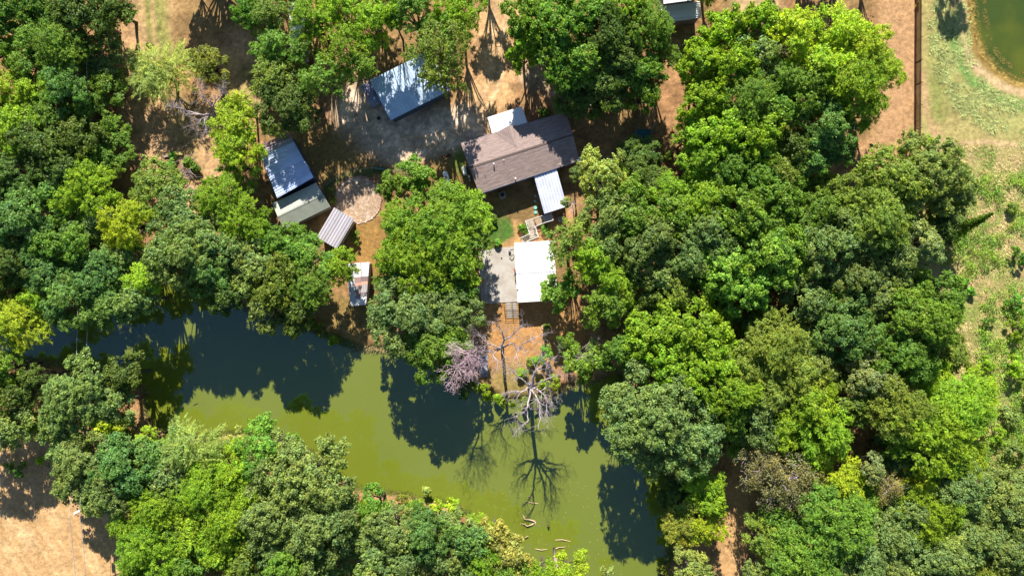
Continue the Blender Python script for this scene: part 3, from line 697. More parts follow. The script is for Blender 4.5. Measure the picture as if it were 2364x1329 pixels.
# round gravel ring
t = thing('stone_ring', 'large round ring of pale stones and gravel below the wire fence', 'garden bed')
cx, cy = 826, 461; R_ = 54 / 14.55; n = 40
v = [W(cx, cy, .07)] + [W(cx, cy, .06) + Vector((R_ * math.cos(2*math.pi*i/n), R_ * math.sin(2*math.pi*i/n), 0)) for i in range(n)] + [W(cx, cy, -.15) + Vector((R_ * math.cos(2*math.pi*i/n), R_ * math.sin(2*math.pi*i/n), 0)) for i in range(n)]
M['gravel'] = mat('tan_gravel', (0.36, 0.25, 0.17), .95, 0, .32, 3.5, .1, .6, 12, color2=(0.46, 0.36, 0.28), c2scale=1.2, c2lo=.5, c2hi=.65)
mesh_obj('gravel_bed', v, [(0, 1 + i, 1 + (i + 1) % n) for i in range(n)] + [(1 + i, 1 + n + i, 1 + n + (i + 1) % n, 1 + (i + 1) % n) for i in range(n)], M['gravel'], t)
def rock_mesh(seed, sx=1, sy=1, sz=.7):
    r = random.Random(seed); v = []; f = []
    for i in range(1, 4):
        for j in range(7):
            a_ = math.pi * i / 4; b_ = 2 * math.pi * j / 7; q = r.uniform(.8, 1.15)
            v.append((sx * q * math.sin(a_) * math.cos(b_), sy * q * math.sin(a_) * math.sin(b_), sz * q * math.cos(a_)))
    v += [(0, 0, sz), (0, 0, -sz)]
    for i in range(2):
        for j in range(7): f.append((i*7 + j, (i+1)*7 + j, (i+1)*7 + (j+1) % 7, i*7 + (j+1) % 7))
    f += [(21, j, (j+1) % 7) for j in range(7)] + [(22, 14 + (j+1) % 7, 14 + j) for j in range(7)]
    me = bpy.data.meshes.new('stone'); me.from_pydata(v, [], f); me.materials.append(M['stone']); return me
rocks = [rock_mesh(i) for i in range(5)]
for i in range(96):
    a_ = 2 * math.pi * i / 96; o = bpy.data.objects.new('stone', rocks[i % 5]); C.objects.link(o); o.parent = t
    rr = R_ * rnd.uniform(.985, 1.03); p = W(cx, cy, .08) + Vector((rr * math.cos(a_), rr * math.sin(a_), 0)); o.location = p
    s = rnd.uniform(.10, .16); o.scale = (s, s * rnd.uniform(.8, 1.2), s * .8); o.rotation_euler[2] = rnd.uniform(0, 6)
    g = rnd.uniform(.7, 1.25); low = math.sin(a_) < -.4; o.color = (g * 1.3, g * 1.25, g * 1.2, 1) if low else (g * .75, g * .5, g * .45, 1)

# teal trailer
t = thing('utility_trailer', 'small trailer with a dark teal cover in the shade between the trees', 'trailer')
a, b, c, d = W(1471, 298, .95), W(1506, 300.5, .95), W(1494, 333, .95), W(1458, 328, .95)
m0 = (a + d) / 2 + Vector((0, 0, 0)); mid0, mid1 = a.lerp(b, .5) + Vector((0, 0, .22)), d.lerp(c, .5) + Vector((0, 0, .22))
mesh_obj('cover', [a, mid0, b, c, mid1, d] + [x - Vector((0, 0, .5)) for x in (a, mid0, b, c, mid1, d)], [(0, 5, 4, 1), (1, 4, 3, 2), (0, 1, 7, 6), (1, 2, 8, 7), (2, 3, 9, 8), (3, 4, 10, 9), (4, 5, 11, 10), (5, 0, 6, 11)], M['teal'], t)
MB().bar(b - Vector((0, 0, .05)), c - Vector((0, 0, .05)), .06).build('side_rail', M['galv'], t); MB().bar(a - Vector((0, 0, .05)), d - Vector((0, 0, .05)), .06).build('side_rail', M['galv'], t)
MB().bar(W(1504, 300, .5), W(1513, 280, .5), .09).build('drawbar', M['wood'], t)
for e in (a.lerp(d, .6), b.lerp(c, .6)):
    w_ = MB(); w_.tube([Vector((e.x - .1, e.y, .33)), Vector((e.x + .1, e.y, .33))], [.33, .33], 14); w_.build('wheel', M['black'], t)

# planter, pots and small patio things
t = thing('raised_planter', 'white framed raised planter with red soil at the left edge of the patio', 'planter')
p = W(1099.5, 662, 0)
for s in (-1, 1):
    MB().box(p + Vector((s * .48, 0, .25)), (.1, 1.62, .5)).build('frame_board', M['whitetrim'], t); MB().box(p + Vector((0, s * .76, .25)), (.858, .1, .49)).build('frame_board', M['whitetrim'], t)
MB().box(p + Vector((0, 0, .2)), (.85, 1.4, .38)).build('soil', M['soil'], t)

# fence lumber far right
t = thing('picket_fence', 'tall dark brown wooden fence running down from the top edge on the right', 'fence')
pm = bpy.data.meshes.new('picket'); q = MB().box((0, 0, .95), (.025, .20, 1.9)); pm.from_pydata(q.v, [], q.f); pm.materials.append(M['darkwood'])
y0 = W(2112, -110).y; y1 = W(2110, 352).y; x0 = W(2112, -110).x; x1 = W(2109.5, 352).x; npk = int((y0 - y1) / .265)
for i in range(npk):
    o = bpy.data.objects.new('picket', pm); C.objects.link(o); o.parent = t; f_ = i / npk
    o.location = (x0 + (x1 - x0) * f_, y0 + (y1 - y0) * f_, rnd.uniform(-.02, .03)); o.rotation_euler = (0, 0, rnd.uniform(-.06, .06)); g = rnd.uniform(.75, 1.5); o.color = (g, g * rnd.uniform(.85, 1), g * .95, 1)
for z in (.4, 1.5): MB().bar((x0 + .05, y0, z), (x1 + .05, y1, z), .04, .09).build('rail', M['darkwood'], t)
for i in range(10):
    f_ = i / 9; MB().bar((x0 + (x1 - x0) * f_ + .12, y0 + (y1 - y0) * f_, -.2), (x0 + (x1 - x0) * f_ + .12, y0 + (y1 - y0) * f_, 2.0), .1).build('post', M['darkwood'], t)

# dock by the lake
t = thing('dock', 'small grey weathered plank dock beside the pink dead tree at the lake edge', 'dock')
for i in range(13):
    f_ = i / 13
    o = slab_part('plank', [W(1106 + rnd.uniform(-1, 1), 820 + i * 3.8, .25), W(1106 + rnd.uniform(-1, 1), 823.4 + i * 3.8, .25), W(1126 + rnd.uniform(-1.5, 1.5), 823.4 + i * 3.8, .25), W(1126, 820 + i * 3.8, .25)], .06, M['greywood'], t)
    g = rnd.uniform(.65, 1.2); o.color = (g, g, g, 1)
for u in (1108, 1124): MB().bar(W(u, 820, .14), W(u, 868, .14), .12, .14).build('joist', M['greywood'], t); MB().bar(W(u, 866, -1), W(u, 866, .4), .12).build('post', M['greywood'], t)

# pole and wires
t = thing('utility_pole', 'wooden utility pole with a crossarm at the edge of the tan field', 'utility pole')
PT = W(171, 1188, 8.6)
MB().tube([(PT.x, PT.y, -.2), PT], [.16, .11], 8).build('pole', M['polewood'], t)
MB().bar(PT + Vector((-.8, -.35, -.3)), PT + Vector((.8, .35, -.3)), .1, .12).build('crossarm', M['polewood'], t)
for s in (-.75, 0, .75): MB().cyl(PT + Vector((s, s * .44, -.24 if s else 0)), .05, .16, 8).build('insulator', M['white'], t)
MB().cyl(PT + Vector((-.28, 0, -1.5)), .22, .8, 12).build('transformer', M['white'], t)
top = W(165, -330, 8.6)
t2 = thing('utility_pole', 'wooden utility pole beyond the top left edge carrying the cables', 'utility pole')
MB().tube([(top.x, top.y, -.2), top], [.16, .11], 8).build('pole', M['polewood'], t2)
bot = W(168, 2000, 8.6)
for (dx, dz, lb) in ((-.75, -.08, 'thin overhead cable crossing the left trees and lake, left one of the pair'), (.75, -.08, 'thin overhead cable crossing the left trees and lake, right one of the pair')):
    mbw = MB(); pts = []
    for i in range(25):
        f_ = i / 24; p = top.lerp(PT, f_); pts.append(p + Vector((dx, dx * .44 * f_, dz - 2.4 * 4 * f_ * (1 - f_))))
    for i in range(1, 13):
        f_ = i / 24; p = PT.lerp(bot, f_); pts.append(p + Vector((dx, dx * .44, dz - 2.4 * 4 * f_ * (1 - f_))))
    o = mbw.tube(pts, [.035] * len(pts), 5).build('overhead_cable', M['wire']); tag(o, lb, 'cable', 'overhead cables on the utility poles')

# ---------------------------------------------------------------- trees: prototypes
def norm(a): return a / (np.linalg.norm(a, axis=-1, keepdims=True) + 1e-9)
def cards(Cn, A, Bv):
    """diamond leaf cards: centres, half long axis, half short axis"""
    n = len(Cn); V = np.stack([Cn - A, Cn + Bv - A * .1, Cn + A, Cn - Bv - A * .1], 1).reshape(-1, 3)
    return V, np.arange(n * 4).reshape(n, 4)

def make_crown(seed, kind, R, T):
    """crown of radius R; its own origin is the tree base, crown centre at height T (metres)"""
    r = np.random.RandomState(seed)
    K = dict(oak=dict(n=17, rl=.34, sub=42, s=.46, lv=38, lo=.145, wi=.085), broad=dict(n=15, rl=.35, sub=34, s=.52, lv=42, lo=.17, wi=.11),
             elm=dict(n=16, rl=.34, sub=50, s=.62, lv=38, lo=.15, wi=.058), willow=dict(n=9, rl=.45, sub=60, s=1.1, lv=30, lo=.24, wi=.035),
             fine=dict(n=17, rl=.32, sub=44, s=.42, lv=38, lo=.13, wi=.07), sparse=dict(n=12, rl=.38, sub=28, s=.6, lv=17, lo=.13, wi=.07),
             airy=dict(n=15, rl=.33, sub=28, s=.62, lv=24, lo=.15, wi=.07), shrub=dict(n=7, rl=.5, sub=14, s=.40, lv=44, lo=.14, wi=.085))[kind]
    n = max(4, int(round(K['n'] * (R / 5.0) ** 0.55))); lobes = []
    thick = 0.62 * R
    for i in range(n):
        if i < max(1, n // 4): rho = R * .28 * math.sqrt(r.rand()); z = thick * (.35 + .3 * r.rand())
        else:
            rho = R * (r.uniform(.40, .74) if i % 4 else r.uniform(.72, .82)); z = thick * (.45 - (rho / R) ** 1.6 * .75 + r.uniform(-.28, .28))
        ph = i * 2.39996 + r.uniform(-.35, .35)
        rl = R * K['rl'] * r.uniform(.72, 1.12) * (1.0 if rho < R * .6 else .82 if rho < R * .74 else .72)
        lobes.append((rho * math.cos(ph), rho * math.sin(ph), z, rl))
    Vs = []; tint = []
    for (lx, ly, lz, rl) in lobes:
        m = max(8, int(K['sub'] * (rl / 2.0) ** 1.6 + 3)); lt = r.rand()
        d = norm(r.randn(m, 3)); d[:, 2] = np.where(d[:, 2] < -.35, -d[:, 2], d[:, 2]); d = norm(d)
        rad = rl * r.uniform(.62, 1.08, (m, 1)); cs = np.array([lx, ly, lz]) + d * rad * np.array([1, 1, .78])
        out = norm(cs - np.array([0, 0, -R * .35]))
        for j in range(m):
            lv = int(K['lv'] * r.uniform(.7, 1.3)); s = K['s'] * r.uniform(.65, 1.2) * min(1.0, .62 + R / 10)
            o = norm(.6 * d[j] + .5 * out[j])
            if kind in ('elm', 'willow', 'airy'):
                hd = o * np.array([1, 1, .35]) + r.randn(3) * .25; hd = hd / np.linalg.norm(hd)
                tt = r.rand(lv, 1) ** .8; droop = -.9 if kind == 'willow' else -.35
                L_ = s * (2.0 if kind == 'willow' else 1.7)
                side = np.cross(hd, [0, 0, 1]); side = side / (np.linalg.norm(side) + 1e-6)
                lat = r.uniform(-1, 1, (lv, 1)) * (.12 if kind == 'willow' else .42) * (1.15 - tt)
                P = cs[j] + hd * (tt - .35) * L_ + side * lat * L_ + np.array([0, 0, 1]) * (tt ** 2 * droop * L_ * .5) + r.randn(lv, 3) * .07
                A = norm(hd * .8 + side * np.sign(lat) * (.1 if kind == 'willow' else .8) + r.randn(lv, 3) * .25)
                N_ = norm(np.array([0, 0, 1]) * .8 + o * .4 + r.randn(lv, 3) * .45)
            else:
                q = norm(r.randn(lv, 3)) * (r.rand(lv, 1) ** .5) * s; q[:, 2] *= .6
                P = cs[j] + q
                N_ = norm(norm(q + 1e-3) * .45 + o * .55 + np.array([0, 0, .35]) + r.randn(lv, 3) * .55)
                A = norm(r.randn(lv, 3))
            B_ = norm(np.cross(N_, A)); A = norm(np.cross(B_, N_))
            sz = r.uniform(.65, 1.3, (lv, 1))
            V, _ = cards(P, A * K['lo'] * sz, B_ * K['wi'] * sz); Vs.append(V)
            t0 = np.clip(.35 * lt + .5 * r.rand() + .15 * r.rand(lv), 0, 1); t1 = np.clip(.35 * r.rand() + .65 * r.rand(lv) ** .9, 0, 1)
            tint.append(np.repeat(np.stack([t0, t1, t0 * 0], -1), 4, axis=0))
    V = np.concatenate(Vs); V[:, 2] += T; col = np.concatenate(tint); F_ = np.arange(len(V)).reshape(-1, 4)
    me = big_mesh('crown', V, F_, M['leaf'], col)
    # trunk, limbs and twigs
    q = random.Random(seed); mb_ = MB(); tr = .045 * R + .05; fork = T * .45
    mb_.tube([(0, 0, -.2), (q.uniform(-.1, .1), q.uniform(-.1, .1), fork * .5), (0, 0, fork)], [tr * 1.35, tr, tr * .85], 8)
    for (lx, ly, lz, rl) in lobes:
        e = Vector((lx, ly, T + lz)); s0 = Vector((0, 0, fork * q.uniform(.8, 1.0))); m_ = s0.lerp(e, .5) + Vector((q.uniform(-.3, .3), q.uniform(-.3, .3), q.uniform(-.1, .5)))
        mb_.tube([s0, m_, e], [tr * .5, tr * .32, tr * .12], 5, False)
        tw = 4 if kind != 'sparse' else 14
        for k in range(tw):
            a_ = q.uniform(0, 6.28); zz = q.uniform(-.3, .9); dd = Vector((math.cos(a_), math.sin(a_), zz)).normalized() * rl * q.uniform(.7, 1.05)
            b_ = m_.lerp(e, q.uniform(.4, 1)); mm = b_ + dd * .5 + Vector((q.uniform(-.2, .2), q.uniform(-.2, .2), .1))
            mb_.tube([b_, mm, b_ + dd], [tr * .14, tr * .10, .015], 4 if kind != 'sparse' else 3, False)
    tm = bpy.data.meshes.new('trunk'); tm.from_pydata(mb_.v, [], mb_.f); tm.materials.append(M['bark'] if kind != 'sparse' else M['deadbark'])
    return me, tm

PRO = {}
for kd, sz in (('oak', ((7.5, 8.6, 1), (5.2, 7.6, 2), (3.4, 6.2, 2))), ('broad', ((5.0, 7.6, 2), (3.0, 5.6, 1))), ('elm', ((5.6, 7.6, 2), (3.4, 6.0, 2))),
               ('willow', ((4.0, 4.2, 1),)), ('fine', ((4.6, 6.6, 1), (3.0, 5.2, 1))), ('airy', ((4.6, 7.6, 2), (3.2, 6.6, 1))), ('sparse', ((4.8, 6.6, 1),)), ('shrub', ((1.6, 1.2, 2), (.8, .6, 1)))):
    for (R, T, cnt) in sz:
        for i in range(cnt):
            me, tm = make_crown(int(len(kd) * 911 + R * 130 + i * 37), kd, R, T); PRO.setdefault(kd, []).append((R, T, me, tm))

COL = dict(dk=((.038, .066, .020), 'dark green'), mg=((.052, .100, .020), 'mid green'), gg=((.068, .104, .046), 'grey-green'), bl=((.050, .098, .036), 'bluish green'),
           bg=((.076, .132, .014), 'bright green'), lg=((.108, .162, .016), 'lime green'), yl=((.105, .145, .014), 'yellow-green'), ol=((.066, .100, .024), 'olive green'),
           pa=((.105, .145, .058), 'pale green'), si=((.085, .115, .068), 'silvery green'), br=((.088, .090, .058), 'half-bare grey-brown'), og=((.082, .094, .020), 'orange-tinged'),
           em=((.055, .122, .026), 'emerald green'), st=((.108, .122, .046), 'straw yellow'), bt=((.075, .135, .028), 'bright green'))
NAME = dict(oak='oak_tree', broad='broadleaf_tree', elm='elm_tree', willow='willow_tree', fine='leafy_tree', airy='airy_tree', sparse='thinning_tree', shrub='shrub')
TEX = dict(oak='clumpy', broad='large-leaved', elm='feathery', willow='wispy', fine='dense', airy='airy', sparse='sparse', shrub='')

# u v r(px, visible) kind colour [height of the crown centre in metres]
TREES = """
30 25 58 oak mg|110 15 60 oak mg|200 30 78 oak dk|268 20 48 oak dk 5.5|12 70 34 elm lg|90 90 60 elm mg|150 112 58 elm mg|228 135 54 oak gg 5|60 150 55 oak mg|18 210 48 elm lg
75 212 40 elm lg|155 205 58 fine bl|242 195 52 oak mg 5|40 290 60 elm bg|120 272 52 elm mg|208 262 54 oak mg 5.5|100 340 62 oak dk|38 405 62 oak dk|150 385 58 oak dk|238 355 62 oak mg 5
200 440 66 elm bg|262 300 34 elm mg 4.5|185 320 50 oak dk|120 445 40 oak bl|60 455 50 oak dk
45 515 80 oak bl|140 560 66 oak mg|30 605 62 oak dk|110 622 68 oak bl|180 535 50 oak gg|232 510 48 oak gg|300 520 56 elm yl|340 645 44 elm lg 8.5|372 600 46 oak gg 9.6|392 592 46 oak gg 9|292 590 48 oak gg|228 640 64 oak bl
160 690 66 oak bl|90 690 40 elm bg|255 702 60 oak bl|318 690 48 oak gg 8.3|48 745 62 elm yl|15 670 36 oak dk|370 435 62 elm ol|425 505 72 oak gg|515 468 58 elm bg|432 590 66 oak gg 9.5
500 560 62 oak gg|480 625 62 oak bl|570 515 56 elm bg|525 685 44 oak dk|590 620 60 oak gg|645 562 58 oak mg|712 590 58 oak mg|786 614 38 elm bg|640 655 62 oak ol|710 668 56 elm mg
615 712 48 oak gg|688 722 46 oak dk|560 590 55 oak gg
15 850 42 oak mg|35 915 55 oak dk|28 985 52 oak gg|90 870 34 fine dk|180 910 84 oak gg|285 868 50 oak dk|262 932 48 oak gg|138 982 48 oak gg|250 985 38 broad yl|300 985 24 shrub ol|340 1012 26 elm lg|75 975 26 elm bg
200 1060 72 oak gg|292 1068 76 oak bl|165 1112 50 oak gg 6|248 1135 62 oak gg 7|345 1048 50 oak bl|385 1105 58 oak gg|450 1028 56 willow pa|418 1062 26 elm yl|300 1205 52 elm bg|370 1172 56 elm bg
350 1265 62 elm bg|440 1235 62 elm bg|482 1125 62 elm bg|540 1085 48 elm bg|320 1315 42 elm bg|430 1305 52 oak mg|530 1205 58 elm bg|612 1035 72 fine em|560 1300 52 oak ol|705 1100 112 oak gg
640 1185 92 oak gg|735 1210 92 oak gg|680 1290 82 oak mg|780 1140 48 oak gg|585 1150 50 elm bg|165 1050 46 oak gg 7
868 1168 46 fine em|1048 1175 28 shrub lg|985 1132 12 shrub pa|930 1152 18 shrub og|960 1165 18 shrub lg|900 1228 62 oak gg|985 1232 62 oak bl|1045 1222 48 oak gg|930 1295 62 oak gg|1030 1292 56 oak gg|1075 1250 50 oak bl
1140 1235 40 broad st|1185 1282 46 broad st|1110 1302 52 elm bg|865 1285 50 oak gg|1312 1325 46 elm lg|1255 1325 34 elm bg|1402 1325 22 shrub pa|1180 1325 42 oak mg
640 180 62 airy ol 7.5|668 246 76 oak dk 7.4|552 245 36 airy lg 7|545 290 54 elm lg 7|548 345 48 elm lg 7|552 380 44 airy bg 6|572 28 38 fine em 8|615 40 48 elm ol 8|645 110 52 elm mg 8|722 42 52 elm bg 9|700 128 40 airy mg 8|790 30 52 elm bg 9
800 112 62 airy bg 9|745 172 56 airy mg 9|832 155 40 airy mg 9|862 55 52 elm bg 9|905 35 30 broad bg 10|955 28 52 elm mg 10|1062 28 60 elm bg 9|1040 75 46 airy em 9|1010 118 68 airy ol 11.5|1015 165 56 airy ol 11|484 152 44 oak og 4.5|378 172 66 willow pa 4
555 440 30 elm mg 5
962 402 38 broad mg 5|903 428 32 broad mg 5|965 432 32 broad mg 4.2|932 425 18 shrub em|1002 535 98 elm bg 8|918 590 44 elm bg|1075 490 56 elm bg|1088 560 48 elm mg|955 605 70 elm bg|1045 605 62 elm bg|900 650 36 elm mg
915 500 34 elm bg|945 725 92 oak gg|1045 720 66 oak gg|1000 800 76 oak mg|892 728 44 oak gg|1062 668 42 oak mg|1035 790 50 oak mg|1010 650 50 oak mg
1065 895 30 shrub dk 2|1115 902 24 shrub bg 1.6|1170 932 18 shrub bg|1255 818 26 shrub em 1.8|1272 882 26 shrub bg 1.5|1250 912 20 shrub dk|1425 815 40 oak mg 8.5|1345 835 46 broad mg 6.5|1312 792 24 broad mg 5|1215 925 14 shrub ol
1320 560 56 airy ol 9|1372 598 50 elm bg 9|1290 672 44 broad mg 5.5|1402 640 42 elm bg 9|1440 682 32 elm bg 8|1400 700 52 elm mg 8|1307 468 13 shrub gg 4|1392 410 66 fine pa 9|1335 405 22 fine gg 7|1442 440 50 oak mg 8
1485 355 42 fine dk 4|1455 340 30 fine dk 4|1512 430 42 fine dk 5|1480 400 40 fine dk 5|1552 440 46 elm bg 7|1400 500 62 oak gg 9|1460 512 62 oak mg 9|1402 560 52 oak gg 9|1500 562 62 oak gg 9|1462 620 50 oak dk 8|1530 642 52 oak gg 8
1562 500 56 oak mg 9|1622 470 52 elm bg 9|1582 590 56 oak gg 9|1555 680 44 elm ol 8|1640 540 62 oak gg 9|1722 500 72 broad mg 10|1782 470 62 broad mg 9|1682 620 72 broad bt 9|1770 580 82 broad bt 10|1722 660 62 broad bt 9|1660 660 45 broad mg 8
1590 762 82 broad bg 9|1500 782 72 broad bg 8.5|1645 820 72 broad bg 9|1530 842 66 broad bg 8.5|1602 868 60 broad bg 9|1500 965 122 oak gg 9.5|1582 1005 86 oak gg 9|1440 925 42 oak gg 8|1590 1070 36 fine og 5
1622 1118 50 elm bg 6|1560 1130 44 fine dk 4|1620 1205 52 elm yl 5|1568 1218 44 elm og 5|1602 1310 46 oak pa 6|1540 1322 20 shrub og|1640 1160 34 elm bg 6|1585 1165 40 fine ol 5
1690 905 62 elm bg 9|1705 855 52 elm ol 9|1775 800 72 elm ol 9|1862 690 58 oak gg 8|1905 560 72 oak gg 9|1880 500 62 oak mg 8|1942 760 74 oak bl 9|1842 872 62 elm ol 9|1762 905 62 elm ol 9|1682 965 52 oak mg 8|1752 965 62 oak gg 8
1862 932 62 elm bg 9|1802 990 52 elm bg 8|1905 1000 62 elm bg 9|1820 1110 84 sparse br 8|1760 1075 60 sparse br 7.5|1932 1102 60 elm yl 8|1800 1185 50 oak mg 7|1905 1205 92 elm mg 9|1850 1290 82 elm mg 8.5|2012 1078 32 fine si 9
2045 1122 42 sparse br 7|2135 1000 92 elm bg 9|2200 945 72 elm bg 8|2062 942 72 elm ol 9|2002 872 56 oak si 9|2085 820 72 oak mg 9|2122 742 82 oak mg 9|2182 690 52 oak mg 7|2072 602 52 oak gg 8|2132 562 46 oak si 9|2022 502 72 elm ol 9
1982 452 62 elm ol 8|2055 422 82 oak ol 9|2130 402 92 oak gg 8.5|2190 442 62 oak gg 7|2172 532 38 oak dk 6|1965 640 62 oak gg 8|1975 560 50 oak gg 8|2030 690 56 oak gg 7|1745 745 44 oak dk 6|1880 840 50 oak gg 8|1960 930 50 oak ol 8|2070 1040 55 oak dk 7
1655 78 46 broad bg 8.5|1702 52 42 broad bg 9|1825 85 62 elm lg 10|1930 75 62 elm lg 10|1982 115 62 elm lg 10|2028 165 50 elm lg 9|1962 195 72 elm bg 10|1902 150 62 elm lg 10|1852 200 62 elm mg 9|1755 132 62 oak gg 9|1692 150 62 broad bg 9
1620 150 56 broad bg 8.5|1622 240 56 broad bg 8.5|1722 232 62 elm mg 9|1792 262 56 oak mg 9|1650 305 72 broad bg 8.5|1732 312 72 broad bg 9|1985 250 52 elm bg 9|1762 372 52 oak mg 8|1685 390 62 oak mg 8|1625 372 50 elm bg 8
1745 412 62 oak mg 8|1902 292 66 oak bl 9|1935 345 42 oak bl 8|1832 345 52 oak dk 8|1800 400 50 elm ol 8|1870 370 45 oak bl 8|1590 320 35 elm bg 7|1830 420 40 oak mg 7|1885 230 50 oak mg 8
1222 50 60 broad mg 9|1212 122 40 broad bg 8|1290 60 62 broad mg 9.5|1352 28 62 oak mg 9.5|1402 82 62 oak dk 9.5|1282 132 52 oak mg 8.5|1352 142 60 oak mg 9|1432 140 56 oak dk 9|1492 60 56 elm mg 9|1522 78 32 elm bg 8
1482 170 52 oak mg 8|1402 202 52 oak dk 8|1338 190 26 broad pa 7|1422 205 22 broad pa 7|1318 228 40 oak dk 6|1485 218 40 oak mg 7|1232 88 42 broad bg 9|1452 20 52 broad bg 9.5|1350 240 40 oak dk 6|1300 175 40 oak mg 8|1530 120 36 elm mg 7.5
2252 900 52 elm lg 3|2202 1120 72 oak gg 7|2132 1182 72 elm bg 7|2052 1232 72 oak gg 7.5|2002 1292 72 oak gg 7.5|2252 1232 62 oak gg 6|2332 1160 82 oak gg 6|2335 1262 62 oak gg 6|2282 1322 52 elm ol 5|2152 1292 62 oak gg 7
2252 1172 52 oak gg 6|1952 1322 52 oak gg 7|2222 1062 50 elm bg 6|2100 1325 50 oak gg 7|2190 820 48 oak ol 5|2170 1240 50 elm pa 6|2215 1010 40 elm bg 5|1745 1325 36 oak gg 6|1765 1240 44 elm ol 7|2120 1110 50 elm yl 7|1985 1180 50 oak mg 7
2350 590 24 shrub em|2345 700 24 shrub em|2350 760 28 shrub bg|2345 850 30 shrub bg|2225 650 12 shrub em|2240 672 12 shrub em|2215 690 12 shrub em
2330 960 24 shrub gg|2300 1000 22 shrub bg|2340 1040 26 shrub gg|2260 990 20 shrub bg|2280 840 20 shrub bg|2335 480 14 shrub ol|2280 740 16 shrub em
38 1082 24 shrub em|93 1062 10 shrub lg|400 358 9 shrub em|395 380 13 shrub em|437 375 14 shrub mg|372 378 10 shrub ol|400 405 18 shrub ol|452 388 12 shrub mg|1209 527 13 shrub mg|1259 527 11 shrub em|823 548 16 shrub mg
765 440 9 shrub ol|768 462 9 shrub ol|1255 262 14 shrub mg|1148 560 10 shrub em|1135 505 14 shrub mg|740 760 18 shrub ol|770 785 14 shrub bg|715 745 16 shrub ol|2118 12 6 shrub yl|2150 325 16 shrub bg|1545 360 12 shrub ol|1535 400 16 shrub ol|1520 330 10 shrub ol
500 1035 34 fine mg 3|548 1010 26 shrub pa|470 1075 40 elm bg|400 1025 30 elm bg|830 1185 36 elm bg 3|800 1210 46 oak gg|840 1240 48 oak gg|960 1195 34 elm mg 3|1005 1180 28 shrub lg|1100 1215 30 elm bg 3|640 1260 60 oak gg|760 1300 56 oak gg|590 1250 56 oak ol|510 1270 50 elm bg|400 1230 50 elm mg|270 1120 60 oak gg|420 1150 44 oak gg|330 1110 50 oak gg|480 1240 40 elm bg
2290 1120 40 oak gg 4|2160 1060 56 elm bg 7|2100 1180 60 oak gg 7|2200 1290 60 oak gg 6|2050 1310 60 oak gg 7|1950 1260 56 oak mg 7|1870 1050 52 elm bg 7|1990 1140 48 elm bg 6|1700 1000 46 oak mg 6|1830 800 52 oak gg 7|2000 780 52 oak mg 7|2040 860 50 oak mg 7|2140 880 56 elm bg 6|2110 660 50 oak mg 6|2030 620 52 oak gg 7|1930 670 48 oak mg 7|1840 620 50 oak mg 7|1600 640 46 oak mg 6|1660 720 44 oak mg 6|1560 620 44 oak gg 6|1480 700 44 elm ol 6|1530 700 36 oak mg 6|2170 470 46 oak ol 6|2080 520 50 elm ol 7|1960 500 50 oak mg 7|2000 570 46 elm bg 7|1820 560 46 oak mg 7|1690 420 44 elm bg 7|1900 430 40 oak ol 6|1650 190 46 elm bg 7|1800 190 50 oak mg 8|1760 60 50 broad bg 9
1150 918 12 shrub bg|1205 860 14 shrub bg|1225 835 12 shrub ol|1262 755 10 shrub ol|470 285 10 shrub ol|345 105 8 shrub dk
440 -170 85 oak dk 9|530 -180 85 oak dk 9|480 -110 60 oak dk 7|420 -100 40 oak dk 6|590 -150 60 oak mg 9|1820 -170 60 oak dk 8.5|1900 -180 60 oak dk 8.5|1980 -165 60 oak dk 8.5|2040 -130 34 oak dk 7.5|2255 -175 40 oak dk 7|1120 -110 50 oak mg 8
50 -60 60 oak mg|180 -60 60 oak mg|700 -50 60 elm bg|850 -50 60 elm bg|970 -50 60 elm bg|1280 -50 70 oak mg|1400 -50 70 oak mg|1650 -60 60 elm bg 7
-50 100 70 oak mg|-50 250 70 oak dk|-50 400 70 oak dk|-60 560 80 oak bl|-60 700 60 oak dk|-50 900 60 oak mg|-50 1000 50 oak gg
150 1400 60 elm bg|350 1400 70 elm bg|500 1400 80 oak gg|700 1400 90 oak gg|900 1390 80 oak gg|1080 1390 70 oak gg|1700 1420 60 oak gg|1850 1400 80 oak gg|2000 1400 80 oak gg|2150 1400 70 oak gg|2300 1410 70 oak gg
2430 1150 80 oak gg|2430 1300 70 oak gg|2430 900 40 elm bg 3|2420 750 30 shrub em"""

